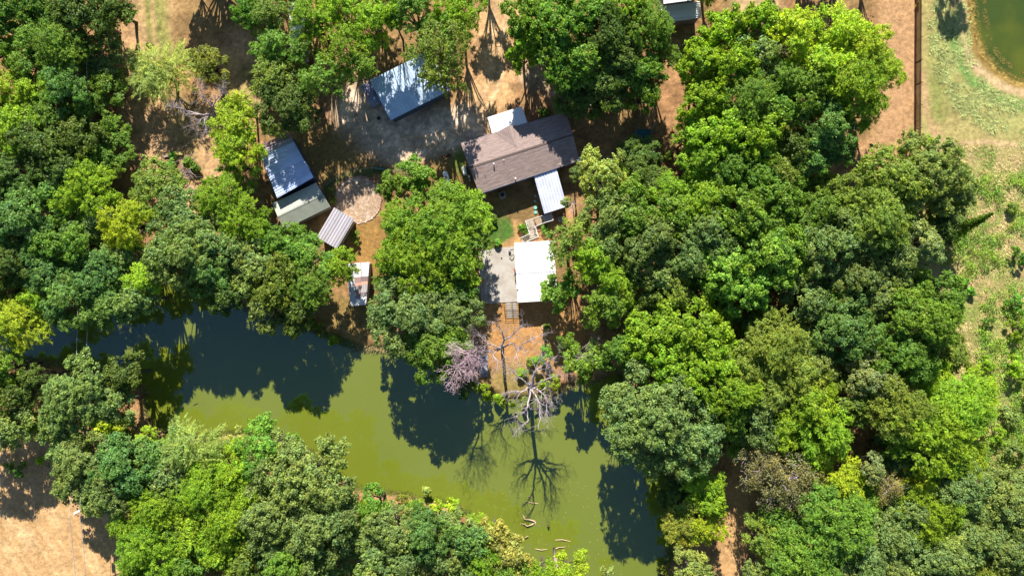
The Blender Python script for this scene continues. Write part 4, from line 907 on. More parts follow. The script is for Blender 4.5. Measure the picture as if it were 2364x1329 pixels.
LANDMARKS = [((826, 461), 'the round stone ring'), ((946, 200), 'the big barn roof'), ((660, 385), 'the long blue shed roof'), ((700, 475), 'the sage green roof'),
    ((776, 525), 'the mauve shed roof'), ((828, 655), 'the patched white roof'), ((1200, 350), 'the brown house roof'), ((1150, 635), 'the concrete patio'), ((1240, 628), 'the white metal building'),
    ((1575, 28), 'the top edge barn'), ((1485, 315), 'the teal trailer'), ((2115, 170), 'the dark wooden fence'), ((2320, 90), 'the corner pond'), ((175, 1190), 'the utility pole'),
    ((475, 240), 'the bare silver tree'), ((420, 390), 'the brush pile'), ((378, 172), 'the wispy lime willow'), ((1060, 850), 'the pink bare tree'), ((1230, 900), 'the bare lakeside tree'),
    ((1180, 780), 'the dockside bare tree'), ((1240, 1240), 'the sunken branches'), ((300, 800), 'the dark left lake arm'), ((1820, 1105), 'the grey-brown tree'), ((2270, 500), 'the leaning cedar'),
    ((450, 1025), 'the pale lakeside willow'), ((1185, 1270), 'the straw yellow trees'), ((300, 520), 'the left yellow-green elm'), ((1700, 1220), 'the bottom sandy path'), ((2320, 640), 'the emerald meadow shrubs'),
    ((1500, 965), 'the huge lakeside oak'), ((100, 1200), 'the tan field'), ((990, 520), 'the huge bright elm'), ((600, 900), 'the green lake'), ((2132, 562), 'the silvery meadow oak'),
    ((1950, 100), 'the top lime elms'), ((1720, 560), 'the large-leaved trees'), ((1680, 340), 'the bright upper right trees'), ((30, 30), 'the top left corner'), ((2340, 1300), 'the bottom right corner'),
    ((700, 1150), 'the huge bottom oak'), ((1560, 450), 'the trailer woods'), ((2130, 402), 'the oak below the fence')]
DIRN = ['right of', 'above and right of', 'above', 'above and left of', 'left of', 'below and left of', 'below', 'below and right of']
ORD = ['nearest', 'second nearest', 'third nearest', 'fourth nearest', 'fifth nearest', 'sixth nearest', 'seventh nearest', 'eighth nearest']

rows = []
for ln in TREES.strip().splitlines():
    for it in ln.split('|'):
        q = it.split()
        if not q: continue
        rows.append((float(q[0]), float(q[1]), float(q[2]), q[3], q[4], float(q[5]) if len(q) > 5 else None))
def describe(row):
    u, v, r, kd, ck, zc = row
    size = 'tiny' if r < 12 else 'small' if r < 30 else 'medium' if r < 48 else 'large' if r < 80 else 'huge'
    best = sorted((math.hypot(u - p[0][0], v - p[0][1]), p) for p in LANDMARKS if math.hypot(u - p[0][0], v - p[0][1]) > 16)[0]
    a_ = math.degrees(math.atan2(-(v - best[1][0][1]), u - best[1][0][0])) % 360
    noun = NAME[kd].replace('_', ' ').replace('leafy tree', 'tree').replace('airy tree', 'tree').replace('thinning tree', 'tree').replace('broadleaf tree', 'tree')
    head = ' '.join(x for x in (size, COL[ck][1], TEX[kd], noun) if x)
    return head, DIRN[int((a_ + 22.5) // 45) % 8] + ' ' + best[1][1], best[0]
desc = [describe(r) for r in rows]; label = [None] * len(rows); groups_ = {}
for i, (h_, rel, d_) in enumerate(desc): groups_.setdefault((h_, rel), []).append((d_, i))
for (h_, rel), L_ in groups_.items():
    L_.sort()
    for k_, (d_, i) in enumerate(L_): label[i] = f'{h_} {rel}' if len(L_) == 1 else f'{h_} {rel}, {ORD[k_]}'

for i, lb in enumerate(label):
    if len(lb.split()) > 15:
        for w_ in ('clumpy ', 'feathery ', 'large-leaved ', 'dense '): lb = lb.replace(w_, '', 1)
        label[i] = lb
rt = random.Random(42)
GRPNAME = {'shrub': 'shrubs and bushes'}
for row, lb in zip(rows, label):
    u, v, r, kd, ck, zc = row
    inside = -150 < u < 2500
    if zc is None:
        zc = {'shrub': min(1.2, r * .035 + .1)}.get(kd, 5.0 + .035 * r + rt.uniform(-.5, .9))
    R = r / F * (H - zc) * (1.16 if kd != 'shrub' else 1.0)
    cands = sorted(PRO[kd], key=lambda p: abs(math.log(p[0] / R))); near = [p for p in cands if abs(math.log(p[0] / R)) < abs(math.log(cands[0][0] / R)) + .16]
    pr = rt.choice(near); s = R / pr[0]; p = W(u, v, zc)
    nm = NAME[kd]
    t = thing(nm, lb, 'shrub' if kd == 'shrub' else 'tree', (p.x, p.y, 0), 'shrubs and bushes' if kd == 'shrub' else 'trees of the woods')
    ang = rt.uniform(0, 6.28); el = rt.uniform(.9, 1.1); zs = zc / pr[1]
    sc_ = (s * el, s / el, min(max(zs, .8 * s), 1.35 * s) if kd != 'shrub' else s)
    # keep the crown centre at height zc whatever its vertical stretch
    off = zc - sc_[2] * pr[1]
    base = COL[ck][0]; jit = [rt.uniform(.86, 1.16)] * 3; hue = rt.uniform(-.08, .08)
    for nmz, me in (('crown', pr[2]), ('trunk', pr[3])):
        o = bpy.data.objects.new(nmz, me); C.objects.link(o); o.parent = t; o.scale = sc_; o.rotation_euler = (0, 0, ang)
        if nmz == 'crown': o.location = (0, 0, off)
        else: o.scale = (sc_[0], sc_[1], zc / pr[1])
        o.color = (base[0] * 1.10 * jit[0] * (1 + hue), base[1] * jit[0], base[2] * jit[0] * (1 - hue), 1) if nmz == 'crown' else (1, 1, 1, 1)
print('trees', len(rows), 'tris', sum(len(p[2].polygons) * 2 + len(p[3].polygons) * 2 for k in PRO.values() for p in k))

# ---------------------------------------------------------------- dead trees
def twig(mb_, p, d, L, r, depth, q, kink=.35, n=3, split=3, up=.12):
    pts = [p]; rd = [r]; dd = d.normalized()
    for i in range(n):
        dd = (dd + Vector((q.uniform(-kink, kink), q.uniform(-kink, kink), q.uniform(-kink, kink) * .7 + up * .3))).normalized()
        pts.append(pts[-1] + dd * (L / n)); rd.append(r * (1 - .62 * (i + 1) / n))
    mb_.tube(pts, [max(x, .008) for x in rd], 5 if r > .06 else 4 if r > .03 else 3, False)
    if depth > 0:
        for k in range(split):
            i = q.randint(1, n); b_ = pts[i]; a_ = Vector((q.uniform(-1, 1), q.uniform(-1, 1), q.uniform(-.3, .7)))
            nd = (dd * q.uniform(.5, 1.1) + a_ * .8).normalized(); twig(mb_, b_, nd, L * q.uniform(.45, .72), rd[i] * .65, depth - 1, q, kink, n, split, up)

def limb(parent, q, pts, r0, r1=.035, tw=8, tl=1.5, dep=2, name='limb'):
    P = [Vector(p) for p in pts]; fine = []
    for a_, b_ in zip(P[:-1], P[1:]):
        for k in range(3): fine.append(a_.lerp(b_, k / 3) + (Vector((q.uniform(-.12, .12), q.uniform(-.12, .12), q.uniform(-.1, .1))) if k else Vector()))
    fine.append(P[-1]); n = len(fine); rd = [r0 + (r1 - r0) * (i / (n - 1)) ** .8 for i in range(n)]
    m_ = MB(); m_.tube(fine, rd, 7, False)
    for k in range(int(tw * 1.6)):
        i = q.randint(max(1, n // 3), n - 1); d = (fine[i] - fine[i - 1]).normalized() + Vector((q.uniform(-1, 1), q.uniform(-1, 1), q.uniform(-.2, .6))) * .9
        twig(m_, fine[i], d, tl * q.uniform(.5, 1.1), rd[i] * .5, dep, q)
    return m_.build(name, M['deadbark'], parent, True)

q = random.Random(3)
# bare tree leaning out over the lake edge
t = thing('dead_tree', 'tall bare dead tree with thick pale limbs spreading over the lake edge', 'tree', W(1224, 893, 0))
def loc(t, P): return [Vector(p) - t.location for p in P]
hub = W(1227, 893, 8.0)
def L1(pts, r0, **k): limb(t, q, loc(t, [W(u, v, z) for u, v, z in pts]), r0, **k)
L1([(1224, 893, -.3), (1223, 884, 4), (1227, 893, 8.0)], .36, r1=.28, tw=0, name='trunk')
L1([(1227, 893, 8), (1234, 862, 9.5), (1243, 850, 10.5), (1262, 838, 11.5), (1287, 820, 12.2)], .24, tw=14)
L1([(1236, 858, 9.6), (1246, 832, 10.6), (1252, 795, 11.5)], .12, tw=7)
L1([(1243, 850, 10.5), (1262, 850, 11), (1280, 857, 11.4)], .10, tw=6)
L1([(1229, 892, 8), (1256, 878, 9), (1280, 868, 9.6), (1295, 862, 10)], .14, tw=5)
L1([(1229, 894, 8), (1244, 901, 8.8), (1261, 915, 9.4), (1275, 928, 10)], .2, tw=10)
L1([(1261, 915, 9.4), (1262, 940, 9.6), (1264, 962, 9.8)], .10, tw=7)
L1([(1228, 897, 8), (1235, 910, 8.6), (1246, 940, 9), (1248, 965, 9.6), (1243, 990, 10)], .19, tw=10)
L1([(1226, 897, 8), (1221, 922, 8.8), (1216, 944, 9.4), (1202, 955, 10), (1186, 962, 10.3)], .18, tw=7)
L1([(1216, 944, 9.4), (1220, 970, 9.6), (1210, 980, 10), (1200, 988, 10.3)], .11, tw=7)
L1([(1224, 893, 8), (1206, 903, 9), (1190, 904, 9.3), (1175, 905, 9.8)], .17, tw=7)
L1([(1224, 891, 8), (1203, 873, 9), (1188, 862, 9.8), (1173, 848, 10.5)], .15, tw=9)
L1([(1225, 890, 8), (1219, 872, 9), (1212, 857, 9.6)], .09, tw=4)
L1([(1224, 898, 7.5), (1209, 925, 8), (1198, 940, 8.2)], .09, tw=3)
L1([(1240, 905, 8.6), (1262, 895, 9.2), (1273, 904, 9.5)], .09, tw=4)
# bare tree by the dock
t = thing('dead_tree', 'bare dead tree with crooked pale branches between the stairs and the small dock', 'tree', W(1160, 800, 0)); q = random.Random(8)
L1([(1160, 800, -.3), (1158, 797, 4), (1157, 803, 7)], .30, r1=.22, tw=0, name='trunk')
L1([(1157, 803, 7), (1164, 785, 8), (1160, 765, 9), (1150, 751, 10)], .19, tw=10)
L1([(1164, 785, 8), (1178, 778, 8.8), (1190, 765, 9.5), (1208, 748, 10)], .13, tw=10)
L1([(1157, 803, 7), (1140, 797, 8), (1126, 795, 8.6), (1115, 782, 9), (1104, 772, 9.4)], .15, tw=8)
L1([(1155, 803, 7), (1135, 812, 8), (1112, 812, 8.6)], .13, tw=9)
L1([(1155, 805, 7), (1138, 820, 8), (1146, 830, 8.6), (1148, 841, 9)], .12, tw=8)
L1([(1159, 801, 7), (1182, 792, 8), (1198, 805, 8.6), (1219, 812, 9)], .14, tw=9)
L1([(1198, 802, 8.5), (1212, 790, 9.2), (1232, 780, 9.8), (1253, 772, 10)], .11, tw=9)
L1([(1196, 804, 8.5), (1192, 820, 9), (1196, 832, 9.4)], .07, tw=5)
L1([(1159, 806, 7), (1162, 818, 7.6), (1167, 829, 8)], .09, tw=3)
# fine pink-grey dead tree
t = thing('dead_tree', 'leaning bare tree with a dense fan of fine pinkish twigs left of the dock', 'tree', W(1117, 893, 0)); q = random.Random(11)
L1([(1117, 893, -.4), (1100, 881, 4), (1080, 868, 7), (1058, 848, 9.8)], .16, r1=.11, tw=3, tl=1, name='trunk')
L1([(1100, 881, 4), (1091, 850, 7.5), (1082, 818, 10)], .10, r1=.07, tw=2, tl=1)
m_ = MB()
for k in range(48):
    a_ = q.uniform(0, 6.28); d = Vector((math.cos(a_), math.sin(a_), q.uniform(-.1, .8)))
    c_ = W(1056, 846, 9.8) if k % 2 else W(1082, 816, 10.0)
    twig(m_, c_ - t.location, d, q.uniform(1.6, 2.4), .035, 3, q, .3, 3, 3)
o = m_.build('twigs', M['deadbark'], t); o.color = (1.5, 1.25, 1.35, 1)
# silver tree upper left
t = thing('dead_tree', 'bare silver dead tree leaning left between the willow and the lime green elm', 'tree', W(500, 268, 0)); q = random.Random(15)
L1([(500, 268, -.3), (500, 266, 2), (497, 263, 4.5)], .24, r1=.2, tw=0, name='trunk')
L1([(497, 263, 4.5), (470, 266, 5.4), (440, 258, 6), (415, 250, 6.4), (393, 247, 6.8)], .17, tw=14, tl=1.4)
L1([(497, 262, 4.5), (488, 244, 5.5), (470, 225, 6.3), (460, 192, 7)], .16, tw=16, tl=1.4)
L1([(490, 246, 5.5), (502, 228, 6.3), (516, 205, 7)], .13, tw=14, tl=1.4)
L1([(492, 265, 4.7), (470, 272, 5.3), (452, 288, 5.8)], .12, tw=10)
L1([(475, 270, 5.2), (472, 285, 5.6), (475, 302, 6)], .08, tw=6)
L1([(496, 258, 4.8), (515, 250, 5.5), (526, 234, 6)], .1, tw=8)
# small dead tops inside living crowns
for (u, v, z, s_, lb) in ((1343, 825, 7.6, 1.0, 'bare pinkish dead top poking out of the green lakeside tree'), (1360, 790, 6.5, .8, 'smaller bare dead top above the green lakeside tree'), (1322, 470, 6, .8, 'small bare branch beside the corner of the ribbed porch roof'),
                          (60, 833, 1.5, 1.2, 'dark bare brush leaning over the far left lake bank'), (2185, 652, 1.5, .7, 'pale snag at the edge of the right-hand meadow'), (1075, 905, 1.6, 1.0, 'bare twiggy brush standing in the lake below the pink tree')):
    t = thing('dead_tree', lb, 'tree', W(u, v, 0)); q = random.Random(int(u)); m_ = MB(); w0 = W(u, v, z) - t.location
    m_.tube([(0, 0, -.8), (0.05, 0, z * .5), w0], [.08, .07, .05], 5, False)
    m_.build('trunk', M['deadbark'], t); m_ = MB()
    for k in range(6):
        a_ = q.uniform(0, 6.28); twig(m_, w0, Vector((math.cos(a_), math.sin(a_), q.uniform(.1, .8))), s_ * q.uniform(1.0, 1.9), .05, 2, q)
    o = m_.build('branches', M['deadbark'], t); g = .35 if u < 100 else .9; o.color = (g, g * .9, g * .95, 1)

# leaning cedar on the meadow edge
t = thing('cedar_tree', 'slender pointed dark cedar leaning out over the right-hand meadow', 'tree', W(2172, 548, 0)); r_ = np.random.RandomState(5)
base_, tip_ = np.array([0, 0, 1.0]), np.array(W(2293, 492, 9.0) - t.location)
n_ = 5200; f_ = r_.rand(n_, 1) ** 1.25; rad = (1 - f_) ** .8 * 1.9 + .12
ax = norm(tip_ - base_); a1 = norm(np.cross(ax, [0, 0, 1.0])); a2 = np.cross(ax, a1); th = r_.rand(n_, 1) * 6.283
clump = .6 + .4 * np.sin(th * 3 + f_ * 40) * np.sin(f_ * 55)
rr = rad * (r_.rand(n_, 1) ** .5) * clump
P_c = base_ + (tip_ - base_) * f_ + (a1 * np.cos(th) + a2 * np.sin(th)) * rr
A_ = norm((a1 * np.cos(th) + a2 * np.sin(th)) + ax * .5 + r_.randn(n_, 3) * .3); B_ = norm(np.cross(A_, r_.randn(n_, 3)))
V_, F_ = cards(P_c, A_ * .17, B_ * .07); me = big_mesh('crown', V_, F_, M['leaf'], np.repeat(r_.rand(n_, 2), 4, axis=0))
o = bpy.data.objects.new('crown', me); C.objects.link(o); o.parent = t; o.color = (.05, .085, .02, 1)
MB().tube([(0, 0, -.2), tuple(base_), tuple(base_ + (tip_ - base_) * .95)], [.18, .15, .03], 6).build('trunk', M['bark'], t)

# ---------------------------------------------------------------- sunken branches
def log(lb, pts, r0, r1=.04, grpn='branches and stumps sticking out of the lake'):
    P = [W(u, v, z) for u, v, z in pts]; n = len(P)
    r0 *= 1.1; r1 *= 1.1; o = MB().tube(P, [r0 + (r1 - r0) * i / (n - 1) for i in range(n)], 7).build('sunken_branch', M['wood'], None, True); o.color = (1.25, 1.05, .85, 1)
    tag(o, lb, 'log', grpn); return o
w = WZ
log('pale forked branch in the lake, upper bend of the angular pair', [(1236, 1206, w - .1), (1233, 1202, w + .15), (1222, 1199, w + .12), (1211, 1198, w + .15), (1208, 1190, w + .1), (1206, 1184, w + .02)], .13)
log('pale V-shaped branch in the lake, lower of the angular pair', [(1236, 1204, w - .1), (1229, 1210, w + .1), (1217, 1214, w + .16), (1210, 1209, w + .12), (1201, 1208, w + .02)], .12)
log('short pale branch in the lake near the straw yellow trees', [(1219, 1237, w + .1), (1210, 1242, w + .12), (1198, 1245, w)], .11)
log('long thin pale branch in the lake, rightmost of the sunken branches', [(1282, 1246, w), (1298, 1245, w + .1), (1317, 1249, w + .02)], .07)
log('thin pale branch floating below the V-shaped branch', [(1235, 1266, w), (1250, 1269, w + .1), (1264, 1267, w + .02)], .07)
log('thin yellowish forked stick in the lake beside the sunken trunk', [(1282, 1266, w + .02), (1290, 1263, w + .12), (1306, 1261.5, w + .05)], .06)
log('thin dark twig lying in the open lake, highest long twig', [(1214, 1156, w + .02), (1228, 1160, w + .08), (1243, 1162, w + .02)], .05)
log('tiny forked twig in the open lake above the dark twig', [(1220, 1145, w + .05), (1227, 1147, w + .05), (1228, 1140, w + .1)], .05)
o = log('dark stump standing in the lake right of the forked branch', [(1266, 1216, w - .3), (1266, 1213, w + .45)], .2, .15); o.color = (.25, .2, .15, 1)
o = log('thick grey sunken trunk rising from the lake at the lime green tree', [(1279, 1262, w - .1), (1282, 1285, w + .12), (1284, 1315, w + .35)], .22, .34); o.color = (.9, .75, .75, 1)
o = log('reddish short log at the water edge beside the straw yellow trees', [(1186, 1257, w + .1), (1197, 1253, w + .12)], .14, .1); o.color = (.6, .42, .35, 1)
o = log('small dark twig in the left part of the green lake', [(446, 935, w + .02), (450, 932, w + .06), (457, 930, w + .03)], .05); o.color = (.3, .3, .2, 1)
# dark weeds just at the surface round the corner pond, brown reeds on its bank
# ---------------------------------------------------------------- patio odds and ends
def pot(u, v, r, lb, plant=None, z=.09):
    t = thing('flower_pot', lb, 'flower pot', W(u, v, z)); MB().cyl((0, 0, 0), r * .7, .38, 14, r).build('pot', M['terracotta'], t); MB().cyl((0, 0, .34), r * .85, .05, 14).build('soil', M['soil'], t)
    if plant:
        rr_ = np.random.RandomState(int(u)); n = 90; P = rr_.randn(n, 3) * np.array([.16, .16, .1]) + np.array([0, 0, .5])
        V_, F_ = cards(P, norm(rr_.randn(n, 3)) * .09, norm(rr_.randn(n, 3)) * .04); me = big_mesh('plant', V_, F_, M['leaf'], np.repeat(rr_.rand(n, 2), 4, axis=0))
        o = bpy.data.objects.new('plant', me); C.objects.link(o); o.parent = t; o.color = (*plant, 1)
pot(1113, 649, .28, 'large terracotta pot beside the white raised planter on the patio', (.3, .2, .03))
pot(1111, 600, .28, 'terracotta pot with green plant at the upper left patio corner', (.08, .14, .02))
pot(1116, 697, .26, 'pot with a plant at the lower left patio corner', (.06, .12, .03))
pot(1190, 624, .2, 'small pot against the left wall of the white building, upper one', (.2, .05, .03))
pot(1191.5, 641, .2, 'small pot against the left wall of the white building, lower one', (.09, .12, .03))
t = thing('garden_chair', 'dark folding chair at the lower left of the patio', 'chair', W(1131, 683, .09))
for s_ in (-1, 1):
    MB().bar((s_ * .24, -.22, 0), (s_ * .24, .22, .75), .04).build('leg', M['black'], t); MB().bar((s_ * .24, .22, 0), (s_ * .24, -.22, .45), .04).build('leg', M['black'], t)
MB().box((0, 0, .42), (.46, .42, .04)).build('seat', M['greywall'], t); MB().box((0, .26, .72), (.46, .04, .3)).build('backrest', M['greywall'], t)
m_ = MB(); pts = [W(1186, 575, .12), W(1178, 577, .12), W(1175, 586, .12), W(1176, 597, .12), W(1182, 602, .12), W(1187, 597, .12), W(1186, 587, .12), W(1180, 590, .14), W(1178, 598, .14), W(1183, 600, .14), W(1188, 590, .12)]
tag(m_.tube(pts, [.025] * len(pts), 6).build('garden_hose', M['black']), 'dark garden hose coiled on the patio beside the white building', 'hose')
tag(MB().cyl(W(1176.5, 579, .09), .2, .4, 14).build('bucket', M['greywall']), 'dark grey bucket at the top of the patio beside the hose', 'bucket')
tag(MB().cyl(W(1158, 596, .09), .12, .05, 12).build('drain_cover', M['black']), 'small dark round drain cover in the middle of the patio', 'drain')
tag(MB().box(W(1105, 702, .2), (.5, .9, .4), .5).build('storage_tub', M['blue']), 'dark blue tub off the lower left patio corner', 'tub')
t = thing('patio_railing', 'low railing along the left edge of the concrete patio', 'railing')
for v in (602, 622, 642, 662, 682, 699): MB().bar(W(1107 + (v - 600) * .055, v, 0), W(1107 + (v - 600) * .055, v, .8), .06).build('post', M['greywood'], t)
MB().bar(W(1107, 602, .8), W(1112.4, 699, .8), .08, .05).build('rail', M['greywood'], t)
t = thing('fire_ring', 'small pale stone ring on the slope below the white building', 'fire ring', W(1256, 755, 0))
for i in range(12):
    o = bpy.data.objects.new('stone', rocks[i % 5]); C.objects.link(o); o.parent = t; a_ = i * math.pi / 6
    o.location = (.36 * math.cos(a_), .36 * math.sin(a_), .08); o.scale = (.12, .12, .1); o.color = (1.3, 1.1, 1.0, 1)
t = thing('garden_table', 'small white framed table in the shade below the ribbed porch', 'table', W(1293, 507, 0))
MB().box((0, 0, .72), (.5, .5, .04), .4).build('tabletop', M['greywall'], t)
fr = MB()
for s_ in (-1, 1):
    a_ = Vector((s_ * .3, 0, .74)); a_.rotate(Matrix.Rotation(.4, 3, 'Z')); fr.box(a_, (.05, .6, .05), .4); a_ = Vector((0, s_ * .3, .74)); a_.rotate(Matrix.Rotation(.4, 3, 'Z')); fr.box(a_, (.549, .05, .049), .4)
fr.build('frame', M['whitetrim'], t)
for s_ in (-1, 1):
    for e_ in (-1, 1): MB().bar((s_ * .22, e_ * .22, 0), (s_ * .22, e_ * .22, .7), .04).build('leg', M['whitetrim'], t)
# brush pile
t = thing('brush_pile', 'heap of pale cut branches and weeds beside the lane on the left', 'brush pile', W(425, 395, 0)); q = random.Random(77)
for k in range(46):
    a_ = q.uniform(0, 3.14); c_ = W(q.gauss(430, 12), q.gauss(398, 17), q.uniform(.1, .9)) - t.location
    d = Vector((math.cos(a_), math.sin(a_), q.uniform(-.2, .2))) * q.uniform(.5, 1.2); m_ = MB(); m_.tube([c_ - d, c_ + Vector((0, 0, .08)), c_ + d], [.05, .045, .02], 4); twig(m_, c_, d, .8, .03, 1, q)
    o = m_.build('branch', M['deadbark'], t); g = q.uniform(.6, 1.1); o.color = (g, g * .92, g * .9, 1)
tag(MB().box(W(411, 354, .25), (1.45, .5, .3), .0).build('yellow_board', M['yellow']), 'pale yellow board lying at the top of the brush pile', 'board')
tag(MB().box(W(390, 359, .15), (1.7, .3, .12), .22).build('plank', M['wood']), 'pinkish plank lying left of the yellow board', 'plank')
tag(MB().box(W(874, 273, .3), (.5, .35, .5), .5).build('crate', M['black']), 'dark crate beside the lower left corner of the big barn', 'crate')
t = thing('grill', 'black cooking drum standing in the shade above the house', 'grill', W(1301, 217, 0))
m_ = MB(); capsule(m_, (-.15, .45, .8), (.15, -.45, .8), .33); m_.build('drum', M['black'], t, True)
for s_ in (-1, 1): MB().bar((s_ * .3, s_ * .3, 0), (s_ * .15, s_ * .3, .6), .05).build('leg', M['black'], t)
for (pts, lb) in ((([(1322, 264, .15), (1350, 250, .2), (1372, 238, .15)]), 'thin fallen grey pole on the shaded ground right of the house'), (([(1376, 690, .1), (1381, 640, .12), (1379, 600, .1)]), 'thin pale fallen pole under the trees right of the white building'),
                  (([(1284, 586, .15), (1290, 602, .2)]), 'pale plank leaning beside the right wall of the white building')):
    P = [W(*p) for p in pts]; tag(MB().tube(P, [.05] * len(P), 5).build('fallen_pole', M['greywood']), lb, 'pole')

# ---------------------------------------------------------------- grass and weeds (stuff)
def tufts(name, pts, hts, cols, blades, spread, seed, wid=.035):
    r = np.random.RandomState(seed); n = len(pts); k = blades
    P = np.repeat(pts, k, axis=0); h = np.repeat(hts, k)[:, None] * r.uniform(.5, 1.2, (n * k, 1)); cc = np.repeat(cols, k, axis=0) * r.uniform(.75, 1.3, (n * k, 1))
    a_ = r.rand(n * k, 1) * 6.283; d = np.concatenate([np.cos(a_), np.sin(a_), a_ * 0], 1); sd_ = np.concatenate([-np.sin(a_), np.cos(a_), a_ * 0], 1)
    b_ = P + d * spread * r.rand(n * k, 1) * .5; tip = b_ + d * h * r.uniform(.5, 1.2, (n * k, 1)) + np.array([0, 0, 1]) * h * r.uniform(.25, .7, (n * k, 1))
    w_ = wid * r.uniform(.7, 1.5, (n * k, 1)) * (h / .4) ** .5
    V = np.stack([b_ - sd_ * w_, b_ + sd_ * w_, tip], 1).reshape(-1, 3); me = big_mesh(name, V, np.arange(len(V)).reshape(-1, 3), M['blade'], np.repeat(cc, 3, axis=0))
    o = bpy.data.objects.new(name, me); C.objects.link(o); o['kind'] = 'stuff'; return o
m = bpy.data.materials.new('grass_blade'); m.use_nodes = True; nn_ = m.node_tree.nodes; at = nn_.new('ShaderNodeAttribute'); at.attribute_name = 'tint'
pb = nn_['Principled BSDF']; m.node_tree.links.new(at.outputs['Color'], pb.inputs['Base Color']); pb.inputs['Roughness'].default_value = .7; pb.inputs['Specular IOR Level'].default_value = .15; M['blade'] = m
def gz_at(x, y):
    i = np.clip(((y - gy[0]) / .36).round().astype(int), 0, ny - 1); j = np.clip(((x - gx[0]) / .36).round().astype(int), 0, nx - 1); return GZ[i, j]
def scatter(n, u0, u1, v0, v1, seed, keep=None):
    r = np.random.RandomState(seed); u = r.uniform(u0, u1, n); v = r.uniform(v0, v1, n)
    ok = ~(inpoly(u, v, LAKE) | inpoly(u, v, POND))
    if keep is not None: ok &= keep(u, v, r)
    u, v = u[ok], v[ok]; x = (u - 1182) * H / F; y = (664.5 - v) * H / F; return u, v, np.stack([x, y, gz_at(x, y)], 1)
# right-hand meadow, rough
u, v, P = scatter(26000, 2128, 2480, 335, 1500, 1, lambda u, v, r: fnoise(u, v, 22, 3) + r.rand(len(u)) * .25 > .50)
nz_ = fnoise(u, v, 40, 3)[:, None]; nz2 = fnoise(u + 999, v, 16, 3)[:, None]
cc = np.where(nz_ > .50, np.array([[.27, .34, .08]]), np.array([[.55, .45, .20]])) * (.7 + .6 * nz2)
tufts('meadow_grass', P, .18 + .38 * fnoise(u, v, 30, 2), cc, 5, .5, 2)
# bright ridge by the pond
u, v, P = scatter(9000, 2130, 2480, -40, 340, 3, lambda u, v, r: (dseg(u, v, [(2190, 40), (2198, 150), (2250, 235), (2364, 290), (2500, 330)]) < 48) & (fnoise(u, v, 18, 2) > .42))
tufts('ridge_grass', P, .25 + .40 * fnoise(u, v, 20, 2), np.array([[.40, .44, .16]]) * (.65 + .7 * fnoise(u, v, 12, 2)[:, None]), 6, .5, 4)
# reeds round the pond
u, v, P = scatter(14000, 2228, 2480, -60, 240, 5, lambda u, v, r: (dseg(u, v, POND[1:8]) < 14 + 6 * fnoise(u, v, 10, 2)))
tufts('pond_reeds', P, .2 + .35 * fnoise(u, v, 12, 2), np.array([[.34, .24, .06]]) * (.5 + 1.0 * fnoise(u, v, 8, 2)[:, None]), 4, .4, 6)
# weeds floating inside the pond edge
r = np.random.RandomState(9); uu, vv = r.uniform(2250, 2420, 9000), r.uniform(-40, 215, 9000)
dd_ = dseg(uu, vv, POND[1:8]); ok = inpoly(uu, vv, POND) & ((dd_ < 5 + 6 * fnoise(uu, vv, 9, 2)) | ((abs(dd_ - 22) < 6) & (fnoise(uu, vv, 14, 2) > .55))); uu, vv = uu[ok], vv[ok]
tufts('pond_weed', np.stack([(uu - 1182) * H / F, (664.5 - vv) * H / F, np.full(len(uu), WZ + .01)], 1), np.full(len(uu), .16), np.array([[.26, .20, .05]]) * (.6 + .8 * fnoise(uu, vv, 7, 2)[:, None]), 4, .4, 7)
# dry leaf and grass litter over the woodland clearings
u, v, P = scatter(30000, -60, 2120, -60, 1400, 11, lambda u, v, r: ~((u > 1100) & (u < 1200) & (v > 565) & (v < 705)) & (np.hypot((u - 826), (v - 461)) > 58) & (np.hypot((u - 960) / 170, (v - 310) / 70) > 1))
c0 = ground_color(u, v); g_ = r.rand(len(u)) if False else np.random.RandomState(12).rand(len(u))[:, None]
cc = c0 * np.where(g_ > .75, 1.35, np.where(g_ > .4, .95, .62)); cc = np.where(g_ < .12, np.array([[.09, .13, .03]]), cc)
tufts('dry_grass_and_litter', P, .07 + .16 * fnoise(u, v, 25, 2), cc, 3, .5, 13, .03)
# bank plants along the shore
r = np.random.RandomState(21); SP = []
for (x1, y1), (x2, y2) in zip(LAKE[:-1], LAKE[1:]):
    n = int(math.hypot(x2 - x1, y2 - y1) * 1.6); f_ = r.rand(n); SP.append(np.stack([x1 + (x2 - x1) * f_ + r.randn(n) * 3.5, y1 + (y2 - y1) * f_ + r.randn(n) * 3.5], 1))
SP = np.concatenate(SP); SP = SP[(SP[:, 0] > -60) & (SP[:, 0] < 2400) & (SP[:, 1] < 1400)]
x = (SP[:, 0] - 1182) * H / F; y = (664.5 - SP[:, 1]) * H / F; z = np.maximum(gz_at(x, y), WZ - .1)
tufts('shore_grass', np.stack([x, y, z], 1), .35 + .5 * fnoise(SP[:, 0], SP[:, 1], 20, 2), np.where(fnoise(SP[:, 0], SP[:, 1], 30, 2)[:, None] > .5, np.array([[.12, .15, .035]]), np.array([[.27, .21, .09]])), 6, .6, 22)
